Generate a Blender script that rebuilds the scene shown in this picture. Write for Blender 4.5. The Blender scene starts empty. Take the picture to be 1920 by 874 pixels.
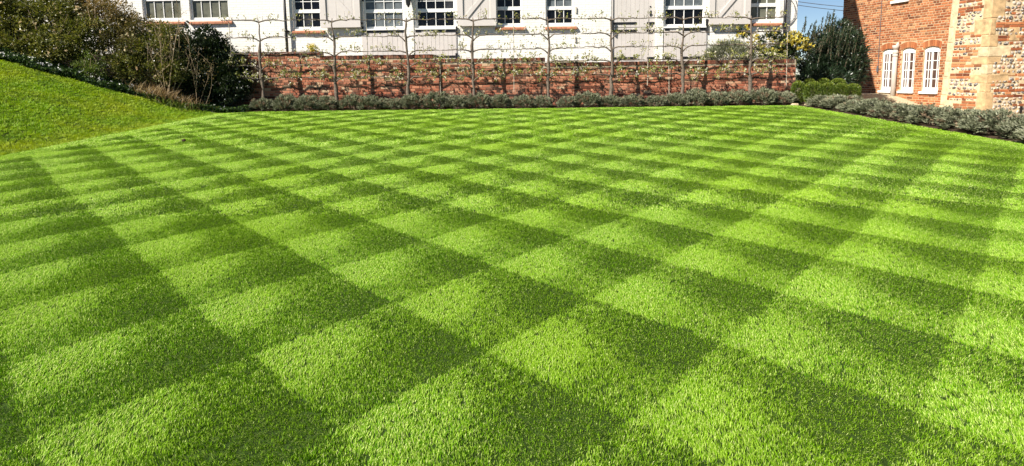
import bpy, math, random
import numpy as np
from mathutils import Matrix, Vector

random.seed(7)
RNG = np.random.default_rng(11)
S = bpy.context.scene
COL = S.collection
R = math.radians

# ------------------------------------------------------------------ camera
CAM_H = 1.40
FPX, CY, PITCH, ROLL = 1060.0, 270.0, 0.1171, -0.015     # in a 1920 x 874 frame
cam_d = bpy.data.cameras.new('camera')
cam = bpy.data.objects.new('camera', cam_d); COL.objects.link(cam)
cam_d.sensor_fit = 'HORIZONTAL'; cam_d.sensor_width = 36.0
cam_d.lens = FPX / 1920 * 36.0
cam_d.shift_y = -(437.0 - CY) / 1920.0
cam_d.clip_start = 0.05; cam_d.clip_end = 2000
cam.matrix_world = Matrix.Translation((0, 0, CAM_H)) @ Matrix.Rotation(math.pi/2 - PITCH, 4, 'X') @ Matrix.Rotation(ROLL, 4, 'Z')
S.camera = cam

# ------------------------------------------------------------------ world and sun
SUN_A, SUN_E = R(55.0), R(41.8)          # azimuth left of the wall's normal, elevation
to_sun = Vector((-math.sin(SUN_A)*math.cos(SUN_E), -math.cos(SUN_A)*math.cos(SUN_E), math.sin(SUN_E)))
W = bpy.data.worlds.new('World'); S.world = W; W.use_nodes = True
nt = W.node_tree
sky = nt.nodes.new('ShaderNodeTexSky'); sky.sky_type = 'NISHITA'; sky.sun_disc = False
sky.sun_elevation = SUN_E; sky.sun_rotation = math.atan2(to_sun.x, to_sun.y)
sky.air_density = 0.75; sky.dust_density = 0.0; sky.ozone_density = 3.0
bg = nt.nodes['Background']; bg.inputs['Strength'].default_value = 0.05
nt.links.new(sky.outputs[0], bg.inputs[0])
sun_d = bpy.data.lights.new('sun', 'SUN'); sun_d.energy = 5.0; sun_d.angle = R(0.5); sun_d.color = (1.0, 0.94, 0.84)
sun = bpy.data.objects.new('sun', sun_d); COL.objects.link(sun)
sun.rotation_euler = to_sun.to_track_quat('Z', 'Y').to_euler()
S.view_settings.view_transform = 'Standard'; S.view_settings.look = 'None'
S.view_settings.exposure = 1.0; S.view_settings.gamma = 1.0
S.view_settings.use_curve_mapping = False

S.render.engine = 'CYCLES'
S.cycles.max_bounces = 8; S.cycles.transparent_max_bounces = 8
S.cycles.use_denoising = True

# ------------------------------------------------------------------ helpers
def at(px, py, Y):
    """point on the upright plane y = Y seen at photo pixel (px, py)"""
    u, v = px - 960.0, py - CY
    cr, sr = math.cos(ROLL), math.sin(ROLL)
    uu, vv = cr*u + sr*v, -sr*u + cr*v
    dx, dy, dz = uu/FPX, 1.0, -vv/FPX
    cp, sp = math.cos(PITCH), math.sin(PITCH)
    d = Vector((dx, dy*cp + dz*sp, -dy*sp + dz*cp))
    d *= Y/d.y
    return Vector((d.x, d.y, d.z + CAM_H))

def tag(o, label=None, cat=None, group=None, kind=None):
    if label: o['label'] = label
    if cat: o['category'] = cat
    if group: o['group'] = group
    if kind: o['kind'] = kind
    return o

def empty(name, loc=(0, 0, 0)):
    o = bpy.data.objects.new(name, None); COL.objects.link(o); o.location = loc
    return o

def mesh_data(name, V, F, mat=None, rnd=None, smooth=False):
    """V (n,3); F: list of arrays (m,k) of one arity each"""
    V = np.asarray(V, np.float32)
    me = bpy.data.meshes.new(name)
    if isinstance(F, np.ndarray): F = [F]
    F = [np.asarray(f, np.int32) for f in F if len(f)]
    nl = sum(f.size for f in F); nf = sum(len(f) for f in F)
    me.vertices.add(len(V)); me.vertices.foreach_set('co', V.ravel())
    me.loops.add(nl); me.polygons.add(nf)
    me.loops.foreach_set('vertex_index', np.concatenate([f.ravel() for f in F]))
    st, tot, p = [], [], 0
    for f in F:
        st.append(p + np.arange(len(f))*f.shape[1]); p += f.size
    me.polygons.foreach_set('loop_start', np.concatenate(st).astype(np.int32))
    if rnd is not None:
        a = me.attributes.new('rnd', 'FLOAT', 'FACE'); a.data.foreach_set('value', np.asarray(rnd, np.float32))
    me.update(calc_edges=True); me.validate()
    me.polygons.foreach_set('use_smooth', np.full(len(me.polygons), bool(smooth)))
    if mat: me.materials.append(mat)
    return me

def obj(name, me, parent=None, loc=None):
    o = bpy.data.objects.new(name, me); COL.objects.link(o)
    if parent: o.parent = parent
    if loc is not None: o.location = loc
    return o

class MB:
    """collects simple shapes into one mesh"""
    def __init__(s): s.v = []; s.f = {}; s.n = 0; s.r = {}
    def add(s, V, Fs, rnd=0.5):
        for f in Fs:
            f = tuple(i + s.n for i in f); s.f.setdefault(len(f), []).append(f); s.r.setdefault(len(f), []).append(rnd)
        s.v.extend(tuple(p) for p in V); s.n += len(V)
    def box(s, a, b, rnd=0.5):
        (x0, y0, z0), (x1, y1, z1) = a, b
        s.add([(x0,y0,z0),(x1,y0,z0),(x1,y1,z0),(x0,y1,z0),(x0,y0,z1),(x1,y0,z1),(x1,y1,z1),(x0,y1,z1)],
              [(0,3,2,1),(4,5,6,7),(0,1,5,4),(1,2,6,5),(2,3,7,6),(3,0,4,7)], rnd)
    def obox(s, M, a, b, rnd=0.5):
        n0 = len(s.v); s.box(a, b, rnd)
        for i in range(n0, len(s.v)): s.v[i] = tuple(M @ Vector(s.v[i]))
    def prism(s, poly, y0, y1, rnd=0.5):
        n = len(poly)
        s.add([(x, y0, z) for x, z in poly] + [(x, y1, z) for x, z in poly],
              [tuple(range(n)), tuple(range(2*n-1, n-1, -1))] + [(i+n, (i+1) % n + n, (i+1) % n, i) for i in range(n)], rnd)
    def tube(s, pts, radii, k=6, rnd=0.5, cap=True):
        pts = [Vector(p) for p in pts]; rings = []
        if not hasattr(radii, '__len__'): radii = [radii]*len(pts)
        up = None; V = []
        for i, p in enumerate(pts):
            t = (pts[min(i+1, len(pts)-1)] - pts[max(i-1, 0)])
            if t.length < 1e-9: t = Vector((0, 0, 1))
            t.normalize()
            if up is None: up = t.orthogonal()
            up = (up - t*up.dot(t)); up = up.normalized() if up.length > 1e-6 else t.orthogonal().normalized()
            b = t.cross(up)
            for j in range(k):
                a = 2*math.pi*j/k
                V.append(p + (up*math.cos(a) + b*math.sin(a))*radii[i])
        Fs = []
        for i in range(len(pts)-1):
            for j in range(k):
                Fs.append((i*k+j, i*k+(j+1) % k, (i+1)*k+(j+1) % k, (i+1)*k+j))
        if cap: Fs += [tuple(range(k-1, -1, -1)), tuple(range((len(pts)-1)*k, len(pts)*k))]
        s.add(V, Fs, rnd)
    def build(s, name, mat, parent=None, smooth=False, loc=None):
        ks = sorted(s.f)
        me = mesh_data(name, s.v, [np.array(s.f[k]) for k in ks], mat, [r for k in ks for r in s.r[k]], smooth)
        return obj(name, me, parent, loc)

# ------------------------------------------------------------------ materials
def new_mat(name):
    m = bpy.data.materials.new(name); m.use_nodes = True
    return m, m.node_tree, m.node_tree.nodes['Principled BSDF'], m.node_tree.nodes['Material Output']

def ramp(nt, stops, fac):
    n = nt.nodes.new('ShaderNodeValToRGB'); e = n.color_ramp.elements
    while len(e) > 1: e.remove(e[-1])
    e[0].position = stops[0][0]; e[0].color = (*stops[0][1], 1)
    for p, c in stops[1:]:
        q = e.new(p); q.color = (*c, 1)
    nt.links.new(fac, n.inputs[0]); return n.outputs[0]

def noise(nt, scale, detail=3.0, rough=0.55, space='world', dist=0.0):
    n = nt.nodes.new('ShaderNodeTexNoise'); n.inputs['Scale'].default_value = scale
    n.inputs['Detail'].default_value = detail; n.inputs['Roughness'].default_value = rough
    n.inputs['Distortion'].default_value = dist
    if space == 'world':
        g = nt.nodes.new('ShaderNodeNewGeometry'); nt.links.new(g.outputs['Position'], n.inputs['Vector'])
    else:
        g = nt.nodes.new('ShaderNodeTexCoord'); nt.links.new(g.outputs['Object'], n.inputs['Vector'])
    return n.outputs[0]

def mix(nt, a, b, fac, mode='MIX'):
    n = nt.nodes.new('ShaderNodeMix'); n.data_type = 'RGBA'; n.blend_type = mode
    for k, v in ((6, a), (7, b), (0, fac)):
        if isinstance(v, (int, float)): n.inputs[k].default_value = v
        elif isinstance(v, tuple): n.inputs[k].default_value = (*v, 1)
        else: nt.links.new(v, n.inputs[k])
    return n.outputs[2]

def attr(nt, name='rnd'):
    n = nt.nodes.new('ShaderNodeAttribute'); n.attribute_name = name; return n.outputs['Fac']

def bump(nt, b, h, strength=0.3, dist=0.01):
    n = nt.nodes.new('ShaderNodeBump'); n.inputs['Strength'].default_value = strength; n.inputs['Distance'].default_value = dist
    nt.links.new(h, n.inputs['Height']); nt.links.new(n.outputs[0], b.inputs['Normal'])

def plain(name, c, rough=0.6, var=0.12, scale=6.0, bmp=0.0, spec=0.5, metal=0.0):
    m, nt, b, o = new_mat(name)
    n = noise(nt, scale, 4)
    lo = tuple(x*(1-var) for x in c); hi = tuple(min(1, x*(1+var)) for x in c)
    nt.links.new(ramp(nt, [(0.3, lo), (0.7, hi)], n), b.inputs['Base Color'])
    b.inputs['Roughness'].default_value = rough; b.inputs['Specular IOR Level'].default_value = spec
    b.inputs['Metallic'].default_value = metal
    if bmp: bump(nt, b, noise(nt, scale*8, 4), bmp, 0.01)
    return m

def leafy(name, stops, rough=0.45, trans=0.35, spec=0.4, tint=None, nscale=1.2, ncol=None, ncol2=None, namt=1.0):
    """foliage: colour by leaf, diffuse + translucent"""
    m, nt, b, o = new_mat(name)
    c = ramp(nt, stops, attr(nt))
    if ncol:
        nf = nt.nodes.new('ShaderNodeMapRange'); nf.inputs[1].default_value = 0.42; nf.inputs[2].default_value = 0.66; nf.inputs[4].default_value = namt
        nt.links.new(noise(nt, nscale, 3), nf.inputs[0])
        c = mix(nt, c, ncol, nf.outputs[0])
    if ncol2:
        nf = nt.nodes.new('ShaderNodeMapRange'); nf.inputs[1].default_value = 0.50; nf.inputs[2].default_value = 0.68; nf.inputs[4].default_value = 0.75
        nt.links.new(noise(nt, nscale*3.1, 4, 0.65), nf.inputs[0])
        c = mix(nt, c, ncol2, nf.outputs[0])
    nt.links.new(c, b.inputs['Base Color'])
    b.inputs['Roughness'].default_value = rough; b.inputs['Specular IOR Level'].default_value = spec
    t = nt.nodes.new('ShaderNodeBsdfTranslucent')
    hs = nt.nodes.new('ShaderNodeHueSaturation'); hs.inputs['Value'].default_value = 1.3; hs.inputs['Saturation'].default_value = 1.1
    nt.links.new(c, hs.inputs['Color']); nt.links.new(hs.outputs[0], t.inputs['Color'])
    mx = nt.nodes.new('ShaderNodeMixShader'); mx.inputs[0].default_value = trans
    nt.links.new(b.outputs[0], mx.inputs[1]); nt.links.new(t.outputs[0], mx.inputs[2]); nt.links.new(mx.outputs[0], o.inputs[0])
    return m

def brick_mat(name, stops, bloom, bloom_amt=0.35):
    m, nt, b, o = new_mat(name)
    c = ramp(nt, stops, attr(nt))
    c = mix(nt, c, mix(nt, (0.5, 0.5, 0.5), (0.9, 0.9, 0.9), noise(nt, 45, 3)), 0.5, 'OVERLAY')
    mr = nt.nodes.new('ShaderNodeMapRange'); mr.inputs[1].default_value = 0.45; mr.inputs[2].default_value = 0.75; mr.inputs[4].default_value = bloom_amt
    nt.links.new(noise(nt, 1.6, 5, 0.65), mr.inputs[0])
    c = mix(nt, c, bloom, mr.outputs[0])
    nt.links.new(c, b.inputs['Base Color']); b.inputs['Roughness'].default_value = 0.9
    b.inputs['Specular IOR Level'].default_value = 0.2
    bump(nt, b, noise(nt, 70, 4), 0.5, 0.006)
    return m

M = {}
M['lawn_soil'] = plain('lawn_soil', (0.030, 0.055, 0.010), 0.95, 0.4, 30, 0.5, spec=0.08)
M['bank_soil'] = plain('bank_soil', (0.050, 0.075, 0.012), 0.95, 0.4, 5, 0.5, spec=0.08)
M['soil'] = plain('soil', (0.055, 0.038, 0.024), 0.95, 0.4, 8, 0.8, spec=0.08)
M['ground'] = plain('ground', (0.06, 0.075, 0.03), 0.95, 0.3, 0.5, spec=0.08)
M['gravel'] = plain('gravel', (0.46, 0.38, 0.25), 0.95, 0.25, 40, 0.8, spec=0.08)
M['grass'] = leafy('grass', [(0.0, (0.055, 0.195, 0.001)), (0.5, (0.208, 0.372, 0.016)), (0.92, (0.435, 0.560, 0.130)), (1.0, (0.68, 0.74, 0.32))], 0.60, 0.12, 0.02, nscale=0.55, ncol=(0.230, 0.375, 0.014), namt=0.4)
M['bank_grass'] = leafy('bank_grass', [(0.0, (0.140, 0.280, 0.010)), (0.5, (0.255, 0.420, 0.022)), (0.85, (0.360, 0.500, 0.040)), (1.0, (0.50, 0.53, 0.14))], 0.55, 0.25, 0.2, nscale=0.8, ncol=(0.380, 0.440, 0.034), ncol2=(0.120, 0.225, 0.012), namt=0.8)
M['lavender'] = leafy('lavender', [(0.0, (0.060, 0.070, 0.030)), (0.5, (0.180, 0.192, 0.112)), (0.85, (0.32, 0.33, 0.225)), (1.0, (0.26, 0.19, 0.12))], 0.75, 0.2, 0.15)
M['wood_stem'] = plain('wood_stem', (0.16, 0.115, 0.075), 0.9, 0.35, 30, 0.6)
M['pale_stem'] = plain('pale_stem', (0.34, 0.25, 0.15), 0.85, 0.3, 20, 0.4)
M['bark'] = plain('bark', (0.15, 0.115, 0.085), 0.9, 0.4, 25, 0.8)
M['shrub_leaf'] = leafy('shrub_leaf', [(0.0, (0.020, 0.034, 0.006)), (0.35, (0.090, 0.105, 0.016)), (0.7, (0.250, 0.235, 0.055)), (1.0, (0.52, 0.42, 0.20))], 0.35, 0.25, 0.5)
M['tan_leaf'] = leafy('tan_leaf', [(0.0, (0.035, 0.040, 0.010)), (0.45, (0.105, 0.095, 0.025)), (0.8, (0.24, 0.17, 0.06)), (1.0, (0.38, 0.27, 0.12))], 0.5, 0.25, 0.35)
M['dark_leaf'] = leafy('dark_leaf', [(0.0, (0.008, 0.016, 0.005)), (0.6, (0.022, 0.038, 0.010)), (1.0, (0.07, 0.10, 0.025))], 0.35, 0.15, 0.5)
M['ivy_leaf'] = leafy('ivy_leaf', [(0.0, (0.012, 0.030, 0.006)), (0.7, (0.040, 0.075, 0.014)), (1.0, (0.10, 0.15, 0.035))], 0.35, 0.2, 0.5)
M['fresh_leaf'] = leafy('fresh_leaf', [(0.0, (0.05, 0.09, 0.012)), (0.6, (0.12, 0.16, 0.028)), (1.0, (0.24, 0.27, 0.07))], 0.4, 0.35, 0.4)
M['espalier_leaf'] = leafy('espalier_leaf', [(0.0, (0.16, 0.19, 0.035)), (0.5, (0.28, 0.30, 0.07)), (1.0, (0.42, 0.40, 0.16))], 0.5, 0.35, 0.3)
M['blossom'] = leafy('blossom', [(0.0, (0.60, 0.57, 0.44)), (0.7, (0.72, 0.69, 0.60)), (1.0, (0.72, 0.58, 0.50))], 0.7, 0.3, 0.2)
M['peach_flower'] = leafy('peach_flower', [(0.0, (0.60, 0.55, 0.40)), (0.5, (0.62, 0.46, 0.28)), (1.0, (0.50, 0.52, 0.28))], 0.7, 0.3, 0.2)
M['pale_flower'] = leafy('pale_flower', [(0.0, (0.60, 0.60, 0.66)), (1.0, (0.74, 0.72, 0.66))], 0.7, 0.3, 0.2)
M['yellow_flower'] = leafy('yellow_flower', [(0.0, (0.52, 0.40, 0.04)), (0.5, (0.62, 0.52, 0.08)), (1.0, (0.62, 0.60, 0.28))], 0.6, 0.35, 0.3)
M['box_leaf'] = leafy('box_leaf', [(0.0, (0.025, 0.050, 0.008)), (0.4, (0.085, 0.135, 0.016)), (1.0, (0.36, 0.39, 0.045))], 0.4, 0.25, 0.45)
M['yew_leaf'] = leafy('yew_leaf', [(0.0, (0.010, 0.020, 0.010)), (0.6, (0.022, 0.042, 0.018)), (0.9, (0.05, 0.08, 0.03)), (1.0, (0.13, 0.15, 0.10))], 0.35, 0.12, 0.5)
M['dry_grass'] = leafy('dry_grass', [(0.0, (0.16, 0.10, 0.04)), (0.6, (0.28, 0.19, 0.085)), (1.0, (0.40, 0.31, 0.16))], 0.6, 0.25, 0.3)
M['garden_brick'] = brick_mat('garden_brick', [(0.0, (0.040, 0.018, 0.013)), (0.25, (0.15, 0.048, 0.026)), (0.5, (0.32, 0.105, 0.058)), (0.8, (0.42, 0.180, 0.105)), (1.0, (0.44, 0.30, 0.19))], (0.50, 0.30, 0.20), 0.42)
M['house_brick'] = brick_mat('house_brick', [(0.0, (0.10, 0.030, 0.016)), (0.3, (0.23, 0.070, 0.028)), (0.7, (0.34, 0.112, 0.043)), (1.0, (0.42, 0.19, 0.085))], (0.46, 0.24, 0.11), 0.6)
M['mortar'] = plain('mortar', (0.36, 0.29, 0.20), 0.95, 0.3, 12, 0.5)
M['pale_mortar'] = plain('pale_mortar', (0.47, 0.35, 0.21), 0.95, 0.2, 10, 0.5)
M['cream_mortar'] = plain('cream_mortar', (0.54, 0.43, 0.27), 0.95, 0.2, 10, 0.6)
M['stone'] = plain('stone', (0.48, 0.33, 0.17), 0.9, 0.35, 7, 0.8)
M['pale_stone'] = plain('pale_stone', (0.56, 0.44, 0.27), 0.9, 0.28, 7, 0.8)
M['coping'] = plain('coping', (0.40, 0.33, 0.24), 0.9, 0.3, 8, 0.5)
M['tile_sill'] = plain('tile_sill', (0.40, 0.16, 0.085), 0.8, 0.25, 14, 0.4)
M['white_paint'] = plain('white_paint', (0.80, 0.79, 0.76), 0.45, 0.03, 4)
M['grey_paint'] = plain('grey_paint', (0.58, 0.535, 0.50), 0.55, 0.05, 3, 0.05)
M['black_iron'] = plain('black_iron', (0.012, 0.012, 0.013), 0.4, 0.2, 8)
M['grey_pipe'] = plain('grey_pipe', (0.47, 0.41, 0.35), 0.6, 0.08, 6)
M['roof_tile'] = plain('roof_tile', (0.22, 0.09, 0.05), 0.85, 0.3, 9, 0.6)
M['wire'] = plain('wire', (0.20, 0.19, 0.18), 0.5, 0.1, 9, 0, 0.5, 0.6)
M['cable'] = plain('cable', (0.10, 0.10, 0.11), 0.6, 0.1, 9)
M['cane'] = plain('cane', (0.46, 0.40, 0.31), 0.7, 0.15, 9)

def painted_brick():
    m, nt, b, o = new_mat('white_painted_brick')
    tc = nt.nodes.new('ShaderNodeNewGeometry')
    sep = nt.nodes.new('ShaderNodeSeparateXYZ'); nt.links.new(tc.outputs['Position'], sep.inputs[0])
    comb = nt.nodes.new('ShaderNodeCombineXYZ')
    ad = nt.nodes.new('ShaderNodeMath'); nt.links.new(sep.outputs[0], ad.inputs[0]); nt.links.new(sep.outputs[1], ad.inputs[1])
    nt.links.new(ad.outputs[0], comb.inputs[0]); nt.links.new(sep.outputs[2], comb.inputs[1])
    br = nt.nodes.new('ShaderNodeTexBrick'); br.inputs['Scale'].default_value = 1.0
    br.inputs['Brick Width'].default_value = 0.225; br.inputs['Row Height'].default_value = 0.075; br.inputs['Mortar Size'].default_value = 0.008
    br.inputs['Mortar Smooth'].default_value = 0.6
    nt.links.new(comb.outputs[0], br.inputs[0])
    nn = noise(nt, 9, 4)
    c = ramp(nt, [(0.25, (0.66, 0.63, 0.57)), (0.40, (0.77, 0.75, 0.70)), (0.65, (0.82, 0.80, 0.76))], noise(nt, 1.7, 6, 0.7))
    c = mix(nt, c, (0.70, 0.665, 0.61), br.outputs['Fac'])
    nt.links.new(c, b.inputs['Base Color']); b.inputs['Roughness'].default_value = 0.75; b.inputs['Specular IOR Level'].default_value = 0.3
    mt = nt.nodes.new('ShaderNodeMath'); mt.operation = 'MULTIPLY_ADD'; mt.inputs[1].default_value = -0.6
    nt.links.new(br.outputs['Fac'], mt.inputs[0]); nt.links.new(nn, mt.inputs[2])
    bump(nt, b, mt.outputs[0], 0.6, 0.009)
    return m
M['white_wall'] = painted_brick()

def glass(name, c):
    m, nt, b, o = new_mat(name)
    nt.links.new(ramp(nt, [(0.35, tuple(x*0.6 for x in c)), (0.65, c)], noise(nt, 3.5, 2)), b.inputs['Base Color'])
    b.inputs['Roughness'].default_value = 0.05; b.inputs['Specular IOR Level'].default_value = 0.22
    bump(nt, b, noise(nt, 2.5, 2), 0.04, 0.02)
    return m
M['dark_glass'] = glass('dark_glass', (0.006, 0.006, 0.008))
M['dim_glass'] = glass('dim_glass', (0.045, 0.045, 0.05))  # lighter base colour imitates a faint reflection in some panes
M['blind_glass'] = glass('blind_glass', (0.16, 0.16, 0.12))
M['blue_glass'] = glass('blue_glass', (0.15, 0.17, 0.18))
M['brown_glass'] = glass('brown_glass', (0.10, 0.055, 0.04))

# ------------------------------------------------------------------ terrain
LX0, LX1, LY1 = -7.75, 7.70, 15.30
def lawn_z(x, y): return 0.0362*y - 0.0029*x
def bank_rise(x):
    d = np.maximum(0.0, LX0 - 0.10 - x)
    return 0.36*d*d/(d + 0.35) 
def ground_z(x, y):
    return lawn_z(np.maximum(x, LX0-4.2), np.minimum(y, 16.5)) + np.minimum(bank_rise(x), 1.75)

def sheet(name, xs, ys, zf, mat):
    X, Y = np.meshgrid(xs, ys)
    Z = zf(X, Y)
    V = np.stack([X.ravel(), Y.ravel(), Z.ravel()], 1)
    nx, ny = len(xs), len(ys)
    i = (np.arange(ny-1)[:, None]*nx + np.arange(nx-1)[None, :]).ravel()
    F = np.stack([i, i+1, i+1+nx, i+nx], 1)
    return obj(name, mesh_data(name, V, F, mat, None, True))

tag(sheet('ground', np.linspace(-600, 600, 13), np.linspace(-600, 600, 13), lambda x, y: 0*x - 0.6, M['ground']), kind='structure')
tag(sheet('lawn', np.linspace(LX0, LX1, 32), np.linspace(-4, LY1, 40), lambda x, y: lawn_z(x, y), M['lawn_soil']), kind='structure')
tag(sheet('grass_bank', np.linspace(-24, LX0, 60), np.linspace(-4, 18.2, 50), lambda x, y: ground_z(x, y) - 0.002, M['bank_soil']), kind='structure')
tag(sheet('flower_bed', np.linspace(LX0, 9.4, 40), np.linspace(LY1, 16.42, 6), lambda x, y: lawn_z(x, y) + 0.01 - 0.05*(np.abs(y-LY1) < 0.01), M['soil']), kind='structure')
def right_z(x, y):
    base = lawn_z(LX1, y)
    t = np.clip((x - 8.7)/1.2, 0, 1)
    far = np.clip(0.12 + (y - 18.4)*0.30, 0.0, 0.62)
    return base*(1-t) + far*t - 0.05*(np.abs(x - LX1) < 0.01)
tag(sheet('hedge_bed', np.linspace(LX1, 8.75, 8), np.linspace(-4, LY1, 40), lambda x, y: right_z(x, y) + 0.004, M['soil']), kind='structure')
tag(sheet('gravel_path', np.linspace(8.75, 15.5, 30), np.linspace(-4, 30, 60), lambda x, y: right_z(x, y), M['gravel']), kind='structure')

# ------------------------------------------------------------------ grass: blade clumps set on points (uncountable stuff)
def blade_clump(name, n, patch, hgt, wid, lean, mat, spread=0.35, seed=0):
    """clump of n blades on a square patch, all sheared by 'lean' towards +x"""
    g = np.random.default_rng(seed)
    bx = (g.random(n) - .5)*patch; by = (g.random(n) - .5)*patch
    h = hgt*(0.5 + 0.75*g.random(n)); w = wid*(0.7 + 0.6*g.random(n))
    ln = np.where(g.random(n) < 0.09, g.uniform(-0.8, 1.2, n), lean)         # a few stray blades
    tx = h*(ln + spread*g.normal(size=n)); ty = h*spread*g.normal(size=n)
    yaw = math.pi/2 + (0.55 + 0.5*max(0.0, 0.5 - lean))*g.normal(size=n)      # flat of the blade turns with its lay
    cx, sy = np.cos(yaw)*w/2, np.sin(yaw)*w/2
    hz = h/np.sqrt(1 + (tx**2 + ty**2)/h**2)
    tx, ty = tx*hz/h, ty*hz/h
    z0 = np.full(n, -0.004)
    A = np.stack([bx-cx, by-sy, z0], 1); B = np.stack([bx+cx, by+sy, z0], 1)
    C = np.stack([bx+tx*.42+cx*.9, by+ty*.42+sy*.9, hz*.58], 1); D = np.stack([bx+tx*.42-cx*.9, by+ty*.42-sy*.9, hz*.58], 1)
    T = np.stack([bx+tx, by+ty, hz*0.96], 1)
    V = np.stack([A, B, C, D, T], 1).reshape(-1, 3)
    i = np.arange(n)*5
    Q = np.stack([i, i+1, i+2, i+3], 1); T3 = np.stack([i+3, i+2, i+4], 1)
    r = g.random(n)
    me = mesh_data(name, V, [Q, T3], mat, np.concatenate([r, r]))
    return bpy.data.objects.new(name, me)

def scatter(name, P, rotz, scl, idx, protos, extra_rot=None):
    coll = bpy.data.collections.new(name + '_clumps')
    for k, o in enumerate(protos):
        o.name = '%s_clump_%03d' % (name, k); coll.objects.link(o)
    me = bpy.data.meshes.new(name); me.vertices.add(len(P)); me.vertices.foreach_set('co', np.asarray(P, np.float32).ravel())
    rot = np.zeros((len(P), 3), np.float32); rot[:, 2] = rotz
    a = me.attributes.new('rot', 'FLOAT_VECTOR', 'POINT'); a.data.foreach_set('vector', rot.ravel())
    a = me.attributes.new('scl', 'FLOAT', 'POINT'); a.data.foreach_set('value', np.asarray(scl, np.float32))
    a = me.attributes.new('idx', 'INT', 'POINT'); a.data.foreach_set('value', np.asarray(idx, np.int32))
    o = obj(name, me)
    ng = bpy.data.node_groups.new(name + '_nodes', 'GeometryNodeTree')
    ng.interface.new_socket('Geometry', in_out='INPUT', socket_type='NodeSocketGeometry')
    ng.interface.new_socket('Geometry', in_out='OUTPUT', socket_type='NodeSocketGeometry')
    N = ng.nodes; L = ng.links
    gi = N.new('NodeGroupInput'); go = N.new('NodeGroupOutput')
    ip = N.new('GeometryNodeInstanceOnPoints'); ci = N.new('GeometryNodeCollectionInfo')
    ci.inputs['Collection'].default_value = coll
    ci.inputs['Separate Children'].default_value = True; ci.inputs['Reset Children'].default_value = True
    def na(nm, t):
        n = N.new('GeometryNodeInputNamedAttribute'); n.data_type = t; n.inputs['Name'].default_value = nm
        return n.outputs['Attribute']
    er = N.new('FunctionNodeEulerToRotation'); L.new(na('rot', 'FLOAT_VECTOR'), er.inputs[0])
    L.new(gi.outputs[0], ip.inputs['Points']); L.new(ci.outputs[0], ip.inputs['Instance'])
    ip.inputs['Pick Instance'].default_value = True
    L.new(na('idx', 'INT'), ip.inputs['Instance Index']); L.new(er.outputs[0], ip.inputs['Rotation']); L.new(na('scl', 'FLOAT'), ip.inputs['Scale'])
    L.new(ip.outputs[0], go.inputs[0])
    md = o.modifiers.new('grass', 'NODES'); md.node_group = ng
    return o

def vnoise(x, y, cell, seed):
    """smooth value noise in [-1,1]"""
    g = np.random.default_rng(seed); T = g.random((256, 256))*2 - 1
    u, v = x/cell + 1000, y/cell + 1000
    i, j = np.floor(u).astype(int), np.floor(v).astype(int); fu, fv = u-i, v-j
    fu, fv = fu*fu*(3-2*fu), fv*fv*(3-2*fv)
    t = lambda a, b: T[a % 256, b % 256]
    return (t(i, j)*(1-fu)+t(i+1, j)*fu)*(1-fv) + (t(i, j+1)*(1-fu)+t(i+1, j+1)*fu)*fv

# mown stripes: the roller lays the blades over along two sets of diagonal passes
TH, SA, SB, OA, OB = 0.7957, 0.8096, 0.7845, 0.1336, 5.036
cT, sT = math.cos(TH), math.sin(TH)
def mow_lean(x, y):
    wob = 0.022
    a = cT*x + sT*y + wob*vnoise(x, y, 0.9, 1); b = -sT*x + cT*y + wob*vnoise(x, y, 0.9, 2)
    qa = (a - OA)/SA; qb = (b - OB)/SB
    ka, kb = np.floor(qa), np.floor(qb); u = qa - ka; v = qb - kb
    amp_a = 0.95 + 0.16*np.sin(ka*12.9898); amp_b = 0.95 + 0.16*np.sin(kb*7.233)
    def prof(t):
        q = np.clip((t - 0.20)/0.56, 0, 1); return 0.12 + 0.88 - 0.15*t - 1.78*q*q*(3 - 2*q)               # from laid away (+1) to laid back (-1) across one pass
    ga, gb = prof(u)*amp_a, prof(1-v)*amp_b
    # outermost pass follows the lawn's edges
    de = np.minimum(np.minimum(x - LX0, LX1 - x), LY1 - y)
    fade = np.clip((de - 0.30)/0.25, 0, 1)
    rf = np.clip((LX1 - 0.3 - x)/1.6, 0.25, 1)
    ga, gb = ga*fade*rf, gb*fade*rf
    v = np.clip(0.80*ga + 0.74*gb + 0.12*vnoise(x, y, 0.45, 6) - 0.05 - (0.04*np.minimum(x, 0) + 0.085*np.maximum(x, 0))*fade, -1.35, 1.35)
    lx = 0.08*v + 0.10*(gb - ga); ly = 1.0*v
    edge = (1 - fade)
    ly = ly + edge*np.where(x - LX0 < 0.55, 0.9, 0.25)
    return lx, ly

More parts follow.
